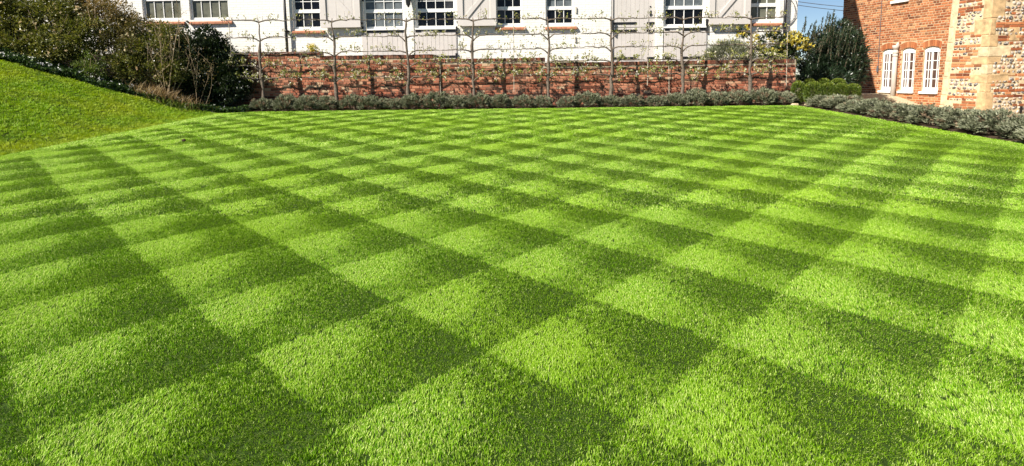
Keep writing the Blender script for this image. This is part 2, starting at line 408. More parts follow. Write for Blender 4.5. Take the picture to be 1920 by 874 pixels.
NL, NVAR = 7, 3
LEANS = np.linspace(0.0, 1.35, NL)
def lawn_zone(name, y0, y1, cell, nb, hgt, wid, seed):
    g = np.random.default_rng(seed)
    protos = []
    for k in range(NL):
        for q in range(NVAR):
            protos.append(blade_clump('blade_clump', nb, cell*1.4, hgt, wid, LEANS[k], M['grass'], 0.36, seed*100 + k*10 + q))
    xs = np.arange(LX0 + cell*.4, LX1 - cell*.3, cell); ys = np.arange(y0, y1, cell)
    X, Y = np.meshgrid(xs, ys); X = X.ravel(); Y = Y.ravel()
    X = X + (g.random(X.size)-.5)*cell*.9; Y = Y + (g.random(Y.size)-.5)*cell*.9
    keep = (np.abs(X) < 1.0*Y + 1.7) & (X > LX0) & (X < LX1) & (Y < LY1)
    X, Y = X[keep], Y[keep]
    lx, ly = mow_lean(X, Y)
    lx += 0.14*g.normal(size=X.size); ly += 0.14*g.normal(size=X.size)
    mag = np.sqrt(lx**2 + ly**2)
    idx = np.clip(np.round(mag/LEANS[-1]*(NL-1)), 0, NL-1).astype(int)*NVAR + g.integers(0, NVAR, X.size)
    scl = 0.9 + 0.2*g.random(X.size) + 0.08*vnoise(X, Y, 0.35, 5)
    P = np.stack([X, Y, lawn_z(X, Y) + 0.002], 1)
    o = scatter(name, P, np.arctan2(ly, lx) + 0.30*g.normal(size=X.size), scl, idx, protos)
    tag(o, kind='stuff'); return o
tag(lawn_zone('lawn_grass', 0.70, 5.0, 0.028, 46, 0.0145, 0.0021, 3), 'short mown grass laid over in bright diagonal checks nearest the camera', 'grass')
tag(lawn_zone('lawn_grass', 5.0, 9.2, 0.050, 54, 0.0165, 0.0036, 4), 'short striped mown grass across the middle of the lawn', 'grass')
tag(lawn_zone('lawn_grass', 9.2, LY1, 0.078, 54, 0.0205, 0.0066, 5), 'short striped mown grass at the far end before the wall', 'grass')

def bank_zone():
    g = np.random.default_rng(21); cell = 0.058
    protos = [blade_clump('blade_clump', 24, cell*1.7, 0.030*(0.75 + 0.22*q), 0.0075, 0.45, M['bank_grass'], 0.5, 500+q) for q in range(6)]
    xs = np.arange(-15.5, LX0, cell); ys = np.arange(4.5, 16, cell)
    X, Y = np.meshgrid(xs, ys); X = X.ravel(); Y = Y.ravel()
    X = X + (g.random(X.size)-.5)*cell; Y = Y + (g.random(Y.size)-.5)*cell
    keep = (np.abs(X) < 1.0*Y + 2.0) & (X < LX0) & (Y < bed_edge(X))
    X, Y = X[keep], Y[keep]
    n = vnoise(X, Y, 0.5, 8)
    idx = np.clip(np.round(2.5 + 2.2*n + g.normal(size=X.size)*0.8), 0, 5).astype(int)
    P = np.stack([X, Y, ground_z(X, Y)], 1)
    o = scatter('bank_rough_grass', P, g.random(X.size)*6.28, 0.7 + 0.5*g.random(X.size), idx, protos)
    tag(o, 'olive patchy rough grass on the sloping bank beside the lawn', 'grass', kind='stuff')
# the bed begins along a line climbing the bank
BE = [(-24.0, 13.9), (-12.9, 13.55), (-10.6, 14.15), (-9.2, 14.55), (-8.3, 14.95), (-7.75, 15.1)]
def bed_edge(x): return np.interp(x, [p[0] for p in BE], [p[1] for p in BE])
bank_zone()
def bed_sheet():
    xs = np.linspace(-20, LX0, 60); V, F = [], []
    for x in xs:
        y0 = float(bed_edge(x))
        for t in np.linspace(0, 1, 8):
            y = y0*(1-t) + 17.8*t; V.append((x, y, float(ground_z(x, y)) + 0.012))
    for i in range(len(xs)-1):
        for j in range(7): F.append((i*8+j, (i+1)*8+j, (i+1)*8+j+1, i*8+j+1))
    tag(obj('shrub_bed', mesh_data('shrub_bed', V, np.array(F), M['soil'], None, True)), kind='structure')
bed_sheet()

# ------------------------------------------------------------------ walls and bricks
def row_intervals(u0, u1, z, holes):
    """solid runs of a course at height z, holes: functions z -> (ua, ub) or None"""
    runs = [(u0, u1)]
    for h in holes:
        r = h(z)
        if not r: continue
        nr = []
        for a, b in runs:
            if r[1] <= a or r[0] >= b: nr.append((a, b)); continue
            if r[0] > a: nr.append((a, r[0]))
            if r[1] < b: nr.append((r[1], b))
        runs = nr
    return runs

BRICK_CACHE = {}
def brick_meshes(mat, depth, hgt, n=14):
    key = (mat.name, depth, hgt)
    if key not in BRICK_CACHE:
        out = []
        for k in range(n):
            g = random.Random(k*17 + 3); mb = MB(); c = 0.0045
            j = lambda: g.uniform(-0.0025, 0.0025)
            # unit length along x, chamfered front face at -y
            x0, x1, z0, z1 = 0.0, 1.0, 0.0, hgt
            V = [(x0, depth, z0), (x1, depth, z0), (x1, depth, z1), (x0, depth, z1),
                 (x0+j(), 0.004, z0+j()), (x1+j(), 0.004, z0+j()), (x1+j(), 0.004, z1+j()), (x0+j(), 0.004, z1+j()),
                 (x0+.03, j(), z0+c), (x1-.03, j(), z0+c), (x1-.03, j(), z1-c), (x0+.03, j(), z1-c)]
            Fs = [(8, 9, 10, 11)]
            for i in range(4):
                i2 = (i+1) % 4
                Fs += [(4+i, 4+i2, 8+i2, 8+i), (i, i2, 4+i2, 4+i)]
            mb.add(V, Fs, k/(n-1))
            ks = sorted(mb.f)
            out.append((mesh_data('brick', mb.v, [np.array(mb.f[q]) for q in ks], mat, [r for q in ks for r in mb.r[q]]), V, Fs))
        BRICK_CACHE[key] = out
    return BRICK_CACHE[key]

def lay_bricks(parent, Mx, u0, u1, z0, top, holes, mat, course=0.075, blen=0.225, prio=None, n_ind=300, rows=None, name='brick', joined='distant_bricks', bond='english', seed=1, proud=0.010, joint=0.011):
    """Mx maps wall space (u along, -y out of the face, z up) to the world"""
    g = random.Random(seed); L = []
    hgt = course - joint
    meshes = brick_meshes(mat, 0.03, hgt)
    i = 0; z = z0
    while True:
        zm = z + hgt/2
        if z > top(None) : break
        head = (i % 4 == 1) if bond == 'english' else False
        ln = blen/2 if head else blen
        off = (blen/4 if head else (blen/2 if i % 2 else 0.0)) + g.uniform(-.01, .01)
        for a, b in row_intervals(u0, u1, zm, holes):
            u = math.floor((a - u0 - off)/ln)*ln + u0 + off
            while u < b:
                l2 = ln
                if bond == 'flemish' and False: l2 = ln
                ua, ub = max(u, a), min(u + ln - joint, b)
                if ub - ua > 0.035 and z + hgt <= top((ua+ub)/2) + 1e-6: L.append((ua, z, ub - ua))
                u += ln
        z += course; i += 1
    info = [(u, z, l, int(min(13, max(0, g.gauss(6.5, 3.9)))), g.uniform(-.004, .004)) for u, z, l in L]
    if prio: info.sort(key=lambda t: prio(Mx @ Vector((t[0] + t[2]/2, 0, t[1]))))
    for u, z, l, k, j in info[:n_ind]:
        o = obj(name, meshes[k][0], parent)
        o.matrix_local = Mx @ Matrix.Translation((u, -proud + j, z)) @ Matrix.Diagonal((l, 1, 1, 1))
    rest = MB()
    for u, z, l, k, j in info[n_ind:]:
        me, V, Fs = meshes[k]
        rest.add([(u + p[0]*l, p[1] - proud + j, z + p[2]) for p in V], Fs, min(1, max(0, k/13 + g.uniform(-.03, .03))))
    if rest.n:
        o = rest.build(joined, mat, parent); o.matrix_local = Mx; o['kind'] = 'stuff'

def wall_grid(name, Mx, u0, u1, z0, z1, holes, thick, mat, parent, arch=8):
    """flat wall with openings (ua, ub, za, zb, rise) whose heads may be arched; reveals included"""
    us = {u0, u1}
    for ua, ub, za, zb, rise in holes:
        n = arch if rise else 1
        for k in range(n+1): us.add(ua + (ub-ua)*k/n)
    us = sorted(us); mb = MB()
    def q(a, b, c, d): mb.add([a, b, c, d], [(0, 1, 2, 3)])
    for a, b in zip(us, us[1:]):
        m = (a+b)/2; cuts = []
        for ua, ub, za, zb, rise in holes:
            if ua < m < ub:
                def hz(u): 
                    t = (u-ua)/(ub-ua)*2 - 1; return zb + rise*(1 - t*t)
                cuts.append((za, hz(a), hz(b)))
        cuts.sort(); la = lb = z0
        for za, ha, hb in cuts:
            q((a, 0, la), (b, 0, lb), (b, 0, za), (a, 0, za))
            q((a, 0, za), (b, 0, za), (b, thick, za), (a, thick, za))
            q((a, 0, ha), (a, thick, ha), (b, thick, hb), (b, 0, hb))
            la, lb = ha, hb
        q((a, 0, la), (b, 0, lb), (b, 0, z1), (a, 0, z1))
    for ua, ub, za, zb, rise in holes:
        q((ua, 0, za), (ua, thick, za), (ua, thick, zb), (ua, 0, zb)); q((ub, 0, za), (ub, 0, zb), (ub, thick, zb), (ub, thick, za))
    o = mb.build(name, mat, parent); o.matrix_local = Mx
    return o

def I4(loc=(0, 0, 0)): return Matrix.Translation(loc)
cam_pos = Vector((0, 0, CAM_H))
def near(p): return (p - cam_pos).length

# ---- garden wall
GY = 16.30
gw = empty('garden_wall', (0, GY, 0.58))
tag(gw, 'low weathered red brick garden wall with stepped top behind the espalier trees', 'wall')
GWM = Matrix.Translation((0, 0, -0.58))
STEPS = [(-11.5, -5.43, 2.22), (-5.43, -2.16, 2.09), (-2.16, 0.98, 1.95), (0.98, 8.15, 1.80)]
def gtop(u):
    if u is None: return 2.22 - 0.125
    for a, b, z in STEPS:
        if a <= u < b: return z - 0.115
    return 0
mb = MB()
for a, b, z in STEPS: mb.box((a, 0, 0.0), (b, 0.33, z - 0.012))
o = mb.build('mortar_core', M['mortar'], gw); o.matrix_local = GWM
lay_bricks(gw, GWM, -11.5, 8.15, 0.60, gtop, [], M['garden_brick'], prio=lambda p: abs(p.x - 0.2) + (0 if p.z > 1.0 else 50), seed=5)
# coping: bricks on edge
cm = brick_meshes(M['garden_brick'], 0.345, 0.105); cop = []
for a, b, z in STEPS:
    u = a
    while u < b - 0.05:
        cop.append((u, z - 0.105)); u += 0.075
g = random.Random(8)
cop.sort(key=lambda t: abs(t[0] + 2.0))
rest = MB()
for i, (u, z) in enumerate(cop):
    k = min(8, int(abs(g.gauss(2, 2)))); j = g.uniform(-.004, .004)
    if i < 160:
        o = obj('coping_brick', cm[k][0], gw); o.matrix_local = GWM @ Matrix.Translation((u, -0.014 + j, z + j)) @ Matrix.Diagonal((0.065, 1, 1, 1))
    else:
        rest.add([(u + p[0]*.065, p[1] - .014 + j, z + p[2] + j) for p in cm[k][1]], cm[k][2], k/13)
o = rest.build('distant_coping_bricks', M['garden_brick'], gw); o.matrix_local = GWM; o['kind'] = 'stuff'
a, b = at(1032, 116, GY), at(1096, 113, GY)
mb = MB(); mb.box((a.x, -0.03, 1.802), (b.x, 0.36, 1.86)); o = mb.build('capping_slab', M['coping'], gw); o.matrix_local = GWM

# ---- white house
HY = 17.90
house = empty('white_house', (0, HY, 0.9))
tag(house, 'long white painted brick house with sash windows and grey shutters', 'house')
HM = Matrix.Translation((0, 0, -0.9))
def hx(px, py=30): return at(px, py, HY).x
def hz(py, px=960): return at(px, py, HY).z
def rect(x0, x1, y0, y1):
    a = at(x0, (y0+y1)/2, HY); b = at(x1, (y0+y1)/2, HY)
    t = at((x0+x1)/2, y0, HY); q = at((x0+x1)/2, y1, HY)
    return a.x, b.x, q.z, t.z
def hpart(mb, name, mat, parent=None, smooth=False):
    o = mb.build(name, mat, parent or house, smooth)
    if parent is None or parent == house: o.matrix_local = HM
    return o
EAVE = 5.2
# openings: px x0, x1, y top, y bottom, columns, glass, sill kind
WINS = [(265, 338, -46, 38, 4, 'blind_glass', 'tile'), (353.5, 427, -46, 37, 4, 'blind_glass', 'tile'), (548, 601, -16, 54.5, 3, 'dark_glass', 'tile'),
        (681, 757, -16, 54, 4, 'blue_glass', 'wood'), (779, 853, -17, 52.5, 4, 'dark_glass', 'wood'), (929, 979, -20, 48, 3, 'dark_glass', 'tile'),
        (1023, 1076, -20, 47, 3, 'mixed', 'tile'), (1246, 1323, -25, 49.5, 4, 'mixed', 'wood'), (1403, 1461, -25, 40.5, 3, 'blind_glass', 'tile')]
holes = []
for w in WINS:
    x0, x1, z0, z1 = rect(*w[:4]); holes.append((x0, x1, z0, z1, 0))
DX0, DX1, _, _ = rect(1146, 1229, 0, 60); DZ1 = hz(-22, 1190)
holes.append((DX0, DX1, 0.92, DZ1, 0))
HX0, HX1 = -17.0, hx(1495, 30)
o = wall_grid('wall', HM, HX0, HX1, 0.3, EAVE, holes, 0.16, M['white_wall'], house)
# gable end, roof and back
HD = 3.4
mb = MB()
for x in (HX0, HX1):
    ym = HD/2
    mb.add([(x, 0, .3), (x, HD, .3), (x, HD, EAVE), (x, ym, 9.2), (x, 0, EAVE)], [(0, 1, 2, 3, 4)])
mb.add([(HX0, HD, .3), (HX1, HD, .3), (HX1, HD, EAVE), (HX0, HD, EAVE)], [(0, 1, 2, 3)])
hpart(mb, 'gable_walls', M['white_wall'])
mb = MB(); ov = 0.25; ry = HD/2; rz = 9.3; sl = (rz - EAVE)/ry
for s in (0, 1):
    ye = -0.12 if s == 0 else HD + 0.12; ze = EAVE - 0.12*sl + 0.05
    q = [(HX0-ov, ye, ze), (HX1+ov, ye, ze), (HX1+ov, ry, rz), (HX0-ov, ry, rz)]
    q2 = [(x, y, z + 0.14) for x, y, z in q]
    mb.add(q + q2, [(0, 1, 2, 3), (7, 6, 5, 4), (0, 4, 5, 1), (1, 5, 6, 2), (2, 6, 7, 3), (3, 7, 4, 0)])
hpart(mb, 'roof', M['roof_tile'])

def sash_window(w, hole):
    x0, x1, y0, y1, nc, gl, sk = w; ux0, ux1, z0, z1, _ = hole
    Y = 0.085                                    # frame recess
    fr = MB(); fw = 0.055
    e = 0.002
    fr.box((ux0+e, Y, z0+e), (ux0+fw, Y+0.07, z1-e)); fr.box((ux1-fw, Y, z0+e), (ux1-e, Y+0.07, z1-e))
    fr.box((ux0+fw, Y, z1-fw), (ux1-fw, Y+0.07, z1-e)); fr.box((ux0+fw, Y-0.015, z0+e), (ux1-fw, Y+0.07, z0+fw*1.3))
    zm = z0 + (z1-z0)*0.475; mr = 0.045
    ix0, ix1 = ux0+fw, ux1-fw
    fr.box((ix0, Y-0.012, zm-mr), (ix1, Y+0.06, zm)); fr.box((ix0, Y+0.002, zm+0.001), (ix1, Y+0.06, zm+mr+0.02))
    lz0, lz1, hz0, hz1 = z0+fw*1.3, zm-mr, zm+mr+0.02, z1-fw
    if nc == 3 or nc == 4: rows_l, rows_h = 1, 2
    b = 0.021; pw = (ix1-ix0 - b*(nc-1))/nc; panes = []
    for lo, hi, nr, yy in ((lz0, lz1, rows_l, Y+0.006), (hz0, hz1, rows_h, Y+0.018)):
        ph = (hi-lo - b*(nr-1))/nr
        for r in range(nr):
            for c in range(nc):
                px0 = ix0 + c*(pw+b); pz0 = lo + r*(ph+b)
                panes.append((px0, px0+pw, pz0, pz0+ph, yy, lo == lz0))
        for c in range(1, nc): fr.box((ix0+c*(pw+b)-b, yy, lo), (ix0+c*(pw+b), yy+0.04, hi))
        for r in range(1, nr):
            for c in range(nc): fr.box((ix0+c*(pw+b), yy+.002, lo+r*(ph+b)-b), (ix0+c*(pw+b)+pw, yy+0.038, lo+r*(ph+b)))
    wo = hpart(fr, 'window', M['white_paint'])
    gg = random.Random(int(x0))
    for a, c, d, f, yy, low in panes:
        pm = MB(); ti = gg.uniform(-.004, .004)
        pm.add([(a-.004, yy+.022+ti, d-.004), (c+.004, yy+.022, d-.004), (c+.004, yy+.024, f+.004), (a-.004, yy+.024+ti, f+.004)], [(0, 1, 2, 3)])
        mt = gl if gl != 'mixed' else ('dark_glass' if low else 'blue_glass')
        if mt == 'dark_glass' and gg.random() < .22: mt = 'dim_glass'
        p = pm.build('pane', M[mt], wo)
    sm = MB()
    if sk == 'tile':
        # sloping tile sill: a row of separate tiles set in one bed
        sx0, sx1 = ux0 - 0.02, ux1 + 0.10
        n = max(3, int((sx1-sx0)/0.15)); tw = (sx1-sx0)/n
        for k in range(n):
            xa, xb = sx0 + k*tw + .002, sx0 + (k+1)*tw - .002; dz = gg.uniform(-.004, .004)
            sm.prism([(0, 0)]*0 or [(xa, z0-.135+dz), (xb, z0-.135+dz), (xb, z0-.085+dz), (xa, z0-.085+dz)], -0.075, 0.0, 0.5)
            sm.add([(xa, -0.075, z0-.085+dz), (xb, -0.075, z0-.085+dz), (xb, 0.085, z0-.004), (xa, 0.085, z0-.004)], [(0, 1, 2, 3)])
        sm.build('sill', M['tile_sill'], wo)
    else:
        sm.box((ux0-.03, -0.07, z0-.05), (ux1+.03, 0.084, z0-.001)); sm.build('sill', M['white_paint'], wo)
for w, h in zip(WINS, holes): sash_window(w, h)

def shutter(px0, px1, py0, py1, brace):
    x0, x1, z0, z1 = rect(px0, px1, py0, py1)
    y1, y0 = -0.10, -0.145
    mb = MB(); n = 5
    for k in range(n):                            # tongue-and-groove boards
        a = x0 + (x1-x0)*k/n; b = x0 + (x1-x0)*(k+1)/n
        mb.box((a+.0025, y0, z0), (b-.0025, y1, z1))
    so = hpart(mb, 'shutter', M['grey_paint'])
    fw = 0.17; f = MB(); t = 0.035
    f.box((x0, y0-t, z0), (x0+fw, y0-.001, z1)); f.box((x1-fw, y0-t, z0), (x1, y0-.001, z1))
    f.box((x0+fw, y0-t, z0), (x1-fw, y0-.001, z0+fw*1.2)); f.box((x0+fw, y0-t, z1-fw), (x1-fw, y0-.001, z1))
    f.build('frame', M['grey_paint'], so)
    (ax, az), (bx, bz) = [(at(p, q, HY).x, at(p, q, HY).z) for p, q in brace]
    d = Vector((bx-ax, 0, bz-az)); L = d.length; ang = math.atan2(d.z, d.x); w = 0.055
    nx, nz = -math.sin(ang)*w, math.cos(ang)*w
    br = MB(); br.prism([(ax-nx, az-nz), (bx-nx, bz-nz), (bx+nx, bz+nz), (ax+nx, az+nz)], y0-t*0.8, y0-.001)
    br.build('brace', M['grey_paint'], so)
    h = MB(); h.box((x1 if brace[0][0] < brace[1][0] and px0 < 700 else x0-.03, y0, z0+.1), (x1+.03 if brace[0][0] < brace[1][0] and px0 < 700 else x0, -.002, z0+.16))
    h.build('hinge', M['black_iron'], so)
shutter(603, 677, -30, 52.5, [(630, -4), (664, 34)])
shutter(858, 930, -30, 49.5, [(873, 36), (906, -5)])
shutter(1327, 1403.5, -32, 46.5, [(1343, 34), (1376, -5)])

def strap(parent, px0, px1, py, th=0.035, y=-0.012):
    x0, x1, z0, z1 = rect(px0, px1, py-1, py+1); z = (z0+z1)/2
    mb = MB(); mb.box((x0, y-.008, z-th), (x1, y, z+th)); mb.build('strap_hinge', M['black_iron'], parent)
def planks(parent, x0, x1, z0, z1, y, n):
    for k in range(n):
        a = x0 + (x1-x0)*k/n; b = x0 + (x1-x0)*(k+1)/n
        mb = MB(); c = .004
        mb.add([(a+.0015, y, z0), (b-.0015, y, z0), (b-.0015, y, z1), (a+.0015, y, z1), (a+.0015+c, y-.008, z0), (b-.0015-c, y-.008, z0), (b-.0015-c, y-.008, z1), (a+.0015+c, y-.008, z1)],
               [(4, 5, 6, 7), (0, 4, 7, 3), (5, 1, 2, 6)])
        mb.build('plank', M['grey_paint'], parent)
# full-height stable door
mb = MB(); zs = hz(51, 1190)
mb.box((DX0+.003, 0.06, 0.93), (DX1-.003, 0.11, zs-.006)); mb.box((DX0+.003, 0.06, zs+.006), (DX1-.003, 0.11, DZ1-.003))
door = hpart(mb, 'door', M['grey_paint'])
planks(door, DX0+.06, DX1-.06, 0.94, zs-.008, 0.058, 9); planks(door, DX0+.06, DX1-.06, zs+.008, DZ1-.06, 0.058, 9)
fr = MB(); fr.box((DX0+.003, 0.012, 0.93), (DX0+.058, 0.057, DZ1-.005)); fr.box((DX1-.058, 0.012, 0.93), (DX1-.003, 0.057, DZ1-.005)); fr.build('door_frame', M['grey_paint'], door)
for py in (43.5, 57.5, 109):
    strap(door, 1149, 1194, py, 0.034, 0.045); strap(door, 1213, 1227, py, 0.034, 0.010)
h = MB(); p = at(1221, 25, HY)
h.box((p.x-.022, 0.040, p.z-.09), (p.x+.022, 0.049, p.z+.09)); h.box((p.x-.09, 0.0, p.z+.0), (p.x+.01, 0.018, p.z+.025)); h.box((p.x-.01, 0.018, p.z+.002), (p.x+.008, 0.040, p.z+.023))
h.build('handle', M['black_iron'], door)
h = MB(); p = at(1220, 12, HY); h.box((p.x-.018, 0.03, p.z-.018), (p.x+.018, 0.049, p.z+.018)); h.build('lock', M['black_iron'], door)
# half doors below three windows
def half_door(px0, px1, py0, straps):
    x0, x1, _, z1 = rect(px0, px1, py0, 105); z0 = 0.95
    mb = MB(); mb.box((x0, -0.020, z0), (x1, -0.003, z1))
    d = hpart(mb, 'half_door', M['grey_paint']); planks(d, x0+.02, x1-.02, z0+.01, z1-.01, -0.022, 10)
    for a, b, y in straps: strap(d, a, b, y, 0.036, -0.031)
half_door(679, 775.5, 57, [(684, 757, 59.5), (684, 716, 106)])
half_door(777, 857, 56, [(811, 857, 58.5), (779, 790, 58.5), (814, 857, 106.5)])
half_door(1243.5, 1325, 53, [(1279, 1325, 55.5), (1246, 1255, 55.5), (1280, 1325, 108), (1246, 1256, 108)])
# pintle blocks beside the doors
for px, y0, y1 in ((681, 50, 62), (856, 50, 64), (856, 100, 110), (1148, 38, 61), (1324, 36, 60), (681, 0, 3), (1324, 101, 112)):
    x0, x1, z0, z1 = rect(px-2.2, px+2.2, y0, y1); mb = MB(); mb.tube([((x0+x1)/2, -0.045, z0), ((x0+x1)/2, -0.045, z1)], 0.032, 8)
    hpart(mb, 'hinge_pin', M['black_iron'])
# white posts between the half doors
for a, b in ((758.5, 776), (1230, 1243)):
    x0, x1, z0, z1 = rect(a, b, 0, 100); mb = MB(); mb.box((x0, -0.045, 0.9), (x1, -0.003, EAVE-.3)); hpart(mb, 'post', M['white_wall'])
# down pipes
for px in (537.5, 1468.5):
    x = hx(px, 30); mb = MB()
    mb.tube([(x, -0.115, 0.9), (x, -0.115, EAVE-.1)], 0.042, 10)
    for z in (1.6, 2.9, 4.2):
        mb.tube([(x, -0.115, z), (x, -0.115, z+.07)], 0.052, 10); mb.box((x-.06, -0.09, z+.01), (x+.06, -0.002, z+.05))
    hpart(mb, 'drainpipe', M['black_iron'], smooth=True)
# wall lantern
p = at(767.5, 3, HY); mb = MB()
def ring(z, r): return [(p.x + r*math.cos(k*math.pi/3), -0.20 + r*math.sin(k*math.pi/3), z) for k in range(6)]
lv = [(p.z-.20, .02), (p.z-.16, .035), (p.z-.12, .065), (p.z+.18, .105), (p.z+.20, .12), (p.z+.30, .05), (p.z+.36, .02)]
V = sum([ring(z, r) for z, r in lv], []); Fs = [tuple(range(6))[::-1], tuple(range(36, 42))]
for i in range(6):
    for k in range(6): Fs.append((i*6+k, i*6+(k+1) % 6, i*6+6+(k+1) % 6, i*6+6+k))
mb.add(V, Fs); mb.box((p.x-.015, -0.19, p.z+.36), (p.x+.015, -0.15, p.z+.45)); mb.box((p.x-.014, -0.17, p.z+.43), (p.x+.014, -0.002, p.z+.46))
hpart(mb, 'lantern', M['black_iron'])
# shutter stays and looped cable
for px, py in ((1080, 19), (1078.5, 74)):
    p = at(px, py, HY); mb = MB(); mb.box((p.x-.02, -0.035, p.z-.09), (p.x+.02, -0.003, p.z+.09)); hpart(mb, 'shutter_stay', M['grey_pipe'])
mb = MB()
for pts in (((1482, 0), (1488, 8), (1491, 22), (1487, 36), (1475, 49)), ((1491, 0), (1494, 12), (1492, 30), (1484, 42), (1472, 52))):
    mb.tube([(at(a, b, HY).x, -0.03, at(a, b, HY).z) for a, b in pts], 0.008, 5)
hpart(mb, 'looped_cable', M['cable'])

# ---- brick building on the right, its face runs away from the camera
X0, SL = 17.0, 0.174
dirv = Vector((SL, -1, 0)).normalized()          # along the face towards the camera: u grows to the right as seen from the lawn
nrm = Vector((-1, -SL, 0)).normalized()          # out of the face
BO = Vector((X0 - SL*22.6, 22.6, 0))             # far corner
def face_matrix(o, d, n):
    m = Matrix.Identity(4); m.col[0][:3] = d; m.col[1][:3] = -n; m.col[2][:3] = (0, 0, 1); m.col[3][:3] = o
    return m
BM0 = face_matrix(BO, dirv, nrm)
def bray(px, py, off=0.0):
    """wall coordinates (u, z) of the photo pixel on the building's face"""
    p1 = at(px, py, 1.0) - cam_pos
    den = p1.dot(nrm); t = ((BO + nrm*off) - cam_pos).dot(nrm)/den
    p = cam_pos + p1*t
    return (p - BO).dot(dirv), p.z
brick_house = empty('brick_house', BO)
tag(brick_house, 'orange red brick house with three tall white arched windows at the right', 'house')
BM = Matrix.Translation(-BO) @ BM0
def bu(px): return bray(px, 130)[0]
wins3 = []
for pl, pr, yt, yb, pc in ((1653, 1677.5, 93, 170, 1665), (1689.5, 1714.5, 89, 171.5, 1702), (1730.5, 1760.5, 86, 173, 1746)):
    ua, za = bray(pl, (yt+yb)/2); ub, _ = bray(pr, (yt+yb)/2); _, zt = bray(pc, yt); _, zb = bray(pc, yb)
    wins3.append((ua, ub, zb, zt))
zt = sum(w[3] for w in wins3)/3; zb = sum(w[2] for w in wins3)/3
wins3 = [(a, b, zb, zt) for a, b, c, d in wins3]
RISE = 0.085
uu0, zz0 = bray(1675, 3); uu1, zz1 = bray(1702, 0)
bh = [(a, b, c, d-RISE, RISE) for a, b, c, d in wins3] + [(uu0, uu0+0.62, zz0, zz0+1.3, 0)]
UEND = bu(1912) + 2.5
wall_grid('wall', BM, 0, UEND, -0.3, 6.6, bh, 0.16, M['pale_mortar'], brick_house)
mb = MB(); mb.box((0.0, 0.01, -.3), (0.012, 4.0, 6.6)); mb.add([(0, .4, 6.6), (UEND, .4, 6.6), (UEND, 4, 6.6), (0, 4, 6.6)], [(0, 1, 2, 3)])
o = mb.build('end_wall', M['house_brick'], brick_house); o.matrix_local = BM
fns = []
for a, b, c, d in wins3:
    fns.append(lambda z, a=a, b=b, c=c, d=d: (a-.012, b+.012) if c-.02 < z < d-RISE+.02 else ((a-.05, b+.05) if d-RISE+.02 <= z < d + 0.20 else None))
fns.append(lambda z: (uu0-.01, uu0+.63) if zz0-.08 < z < zz0+1.3 else None)
lay_bricks(brick_house, BM, 0.0, UEND, -0.10, lambda u: 6.5, fns, M['house_brick'], course=0.082, blen=0.235,
           prio=lambda p: near(p) + (0 if (p.z < 4.3 and near(p) < 30 and p.x/p.y < 0.80) else 60), seed=9, joint=0.021)
for a, b, c, d in wins3:
    # arch of bricks on end
    n = 8; mid = (a+b)/2
    for k in range(n):
        t0 = -1 + 2*k/n + .02; t1 = -1 + 2*(k+1)/n - .02; w = (b-a)/2 + .035
        P = lambda t, dz: (mid + t*w*(1 + dz*0.35), d - RISE + RISE*(1 - t*t) + dz + .006)
        poly = [P(t0, 0), P(t1, 0), P(t1, .20), P(t0, .20)]
        mb = MB(); mb.prism(poly, -0.014, 0.02, random.uniform(.2, .95)); o = mb.build('arch_brick', M['house_brick'], brick_house); o.matrix_local = BM
    # arched timber window
    fr = MB(); Y = 0.045; fw = 0.06; e = .002
    fr.box((a+e, Y, c+e), (a+fw, Y+.07, d-RISE)); fr.box((b-fw, Y, c+e), (b-e, Y+.07, d-RISE)); fr.box((a+fw, Y-.01, c+e), (b-fw, Y+.07, c+.14))
    arc = [(a+e + (b-a-2*e)*k/10, d - RISE - e + RISE*(1-(k/5-1)**2)) for k in range(11)]
    fr.prism([(b-e, d-RISE-.10), (a+e, d-RISE-.10)][::-1] + arc[::-1], Y-.006, Y+.07)
    fr.box(((a+b)/2-.045, Y-.004, c+.14), ((a+b)/2+.012, Y+.06, d-RISE-.10))
    z0, z1 = c+.14, d-RISE-.10; nr = 4; bb = .022; ph = (z1-z0-bb*(nr-1))/nr
    cols = []
    lw0, lw1 = a+fw, (a+b)/2-.045; rw0, rw1 = (a+b)/2+.012, b-fw
    lm = (lw0+lw1)/2
    fr.box((lm-.011, Y+.006, z0), (lm+.011, Y+.045, z1))
    rm = rw0 + (rw1-rw0)*.72
    fr.box((rm-.011, Y+.006, z0), (rm+.011, Y+.045, z1))
    for r in range(1, nr):
        zz = z0 + r*(ph+bb) - bb
        fr.box((lw0, Y+.008, zz), (lw1, Y+.043, zz+bb)); fr.box((rw0, Y+.008, zz), (rw1, Y+.043, zz+bb))
    wo = fr.build('window', M['white_paint'], brick_house); wo.matrix_local = BM
    for p0, p1 in ((lw0, lm-.011), (lm+.011, lw1), (rw0, rm-.011), (rm+.011, rw1)):
        for r in range(nr):
            zz = z0 + r*(ph+bb); pm = MB(); ti = random.uniform(-.003, .003)
            pm.add([(p0-.003, Y+.026+ti, zz-.003), (p1+.003, Y+.026, zz-.003), (p1+.003, Y+.028, zz+ph+.003), (p0-.003, Y+.028+ti, zz+ph+.003)], [(0, 1, 2, 3)])
            pm.build('pane', M['brown_glass'], wo)
    sm = MB(); sm.box((a-.05, -0.07, c-.06), (b+.03, 0.05, c+.012)); sm.build('sill', M['white_paint'], wo)
# upper window, its sill just in view
fr = MB(); fr.box((uu0+.01, .05, zz0+.01), (uu0+.61, .12, zz0+1.29)); wo = fr.build('window', M['white_paint'], brick_house); wo.matrix_local = BM
sm = MB(); sm.box((uu0-.04, -0.09, zz0-.075), (uu0+.66, 0.05, zz0+.004)); sm.build('sill', M['white_paint'], wo)
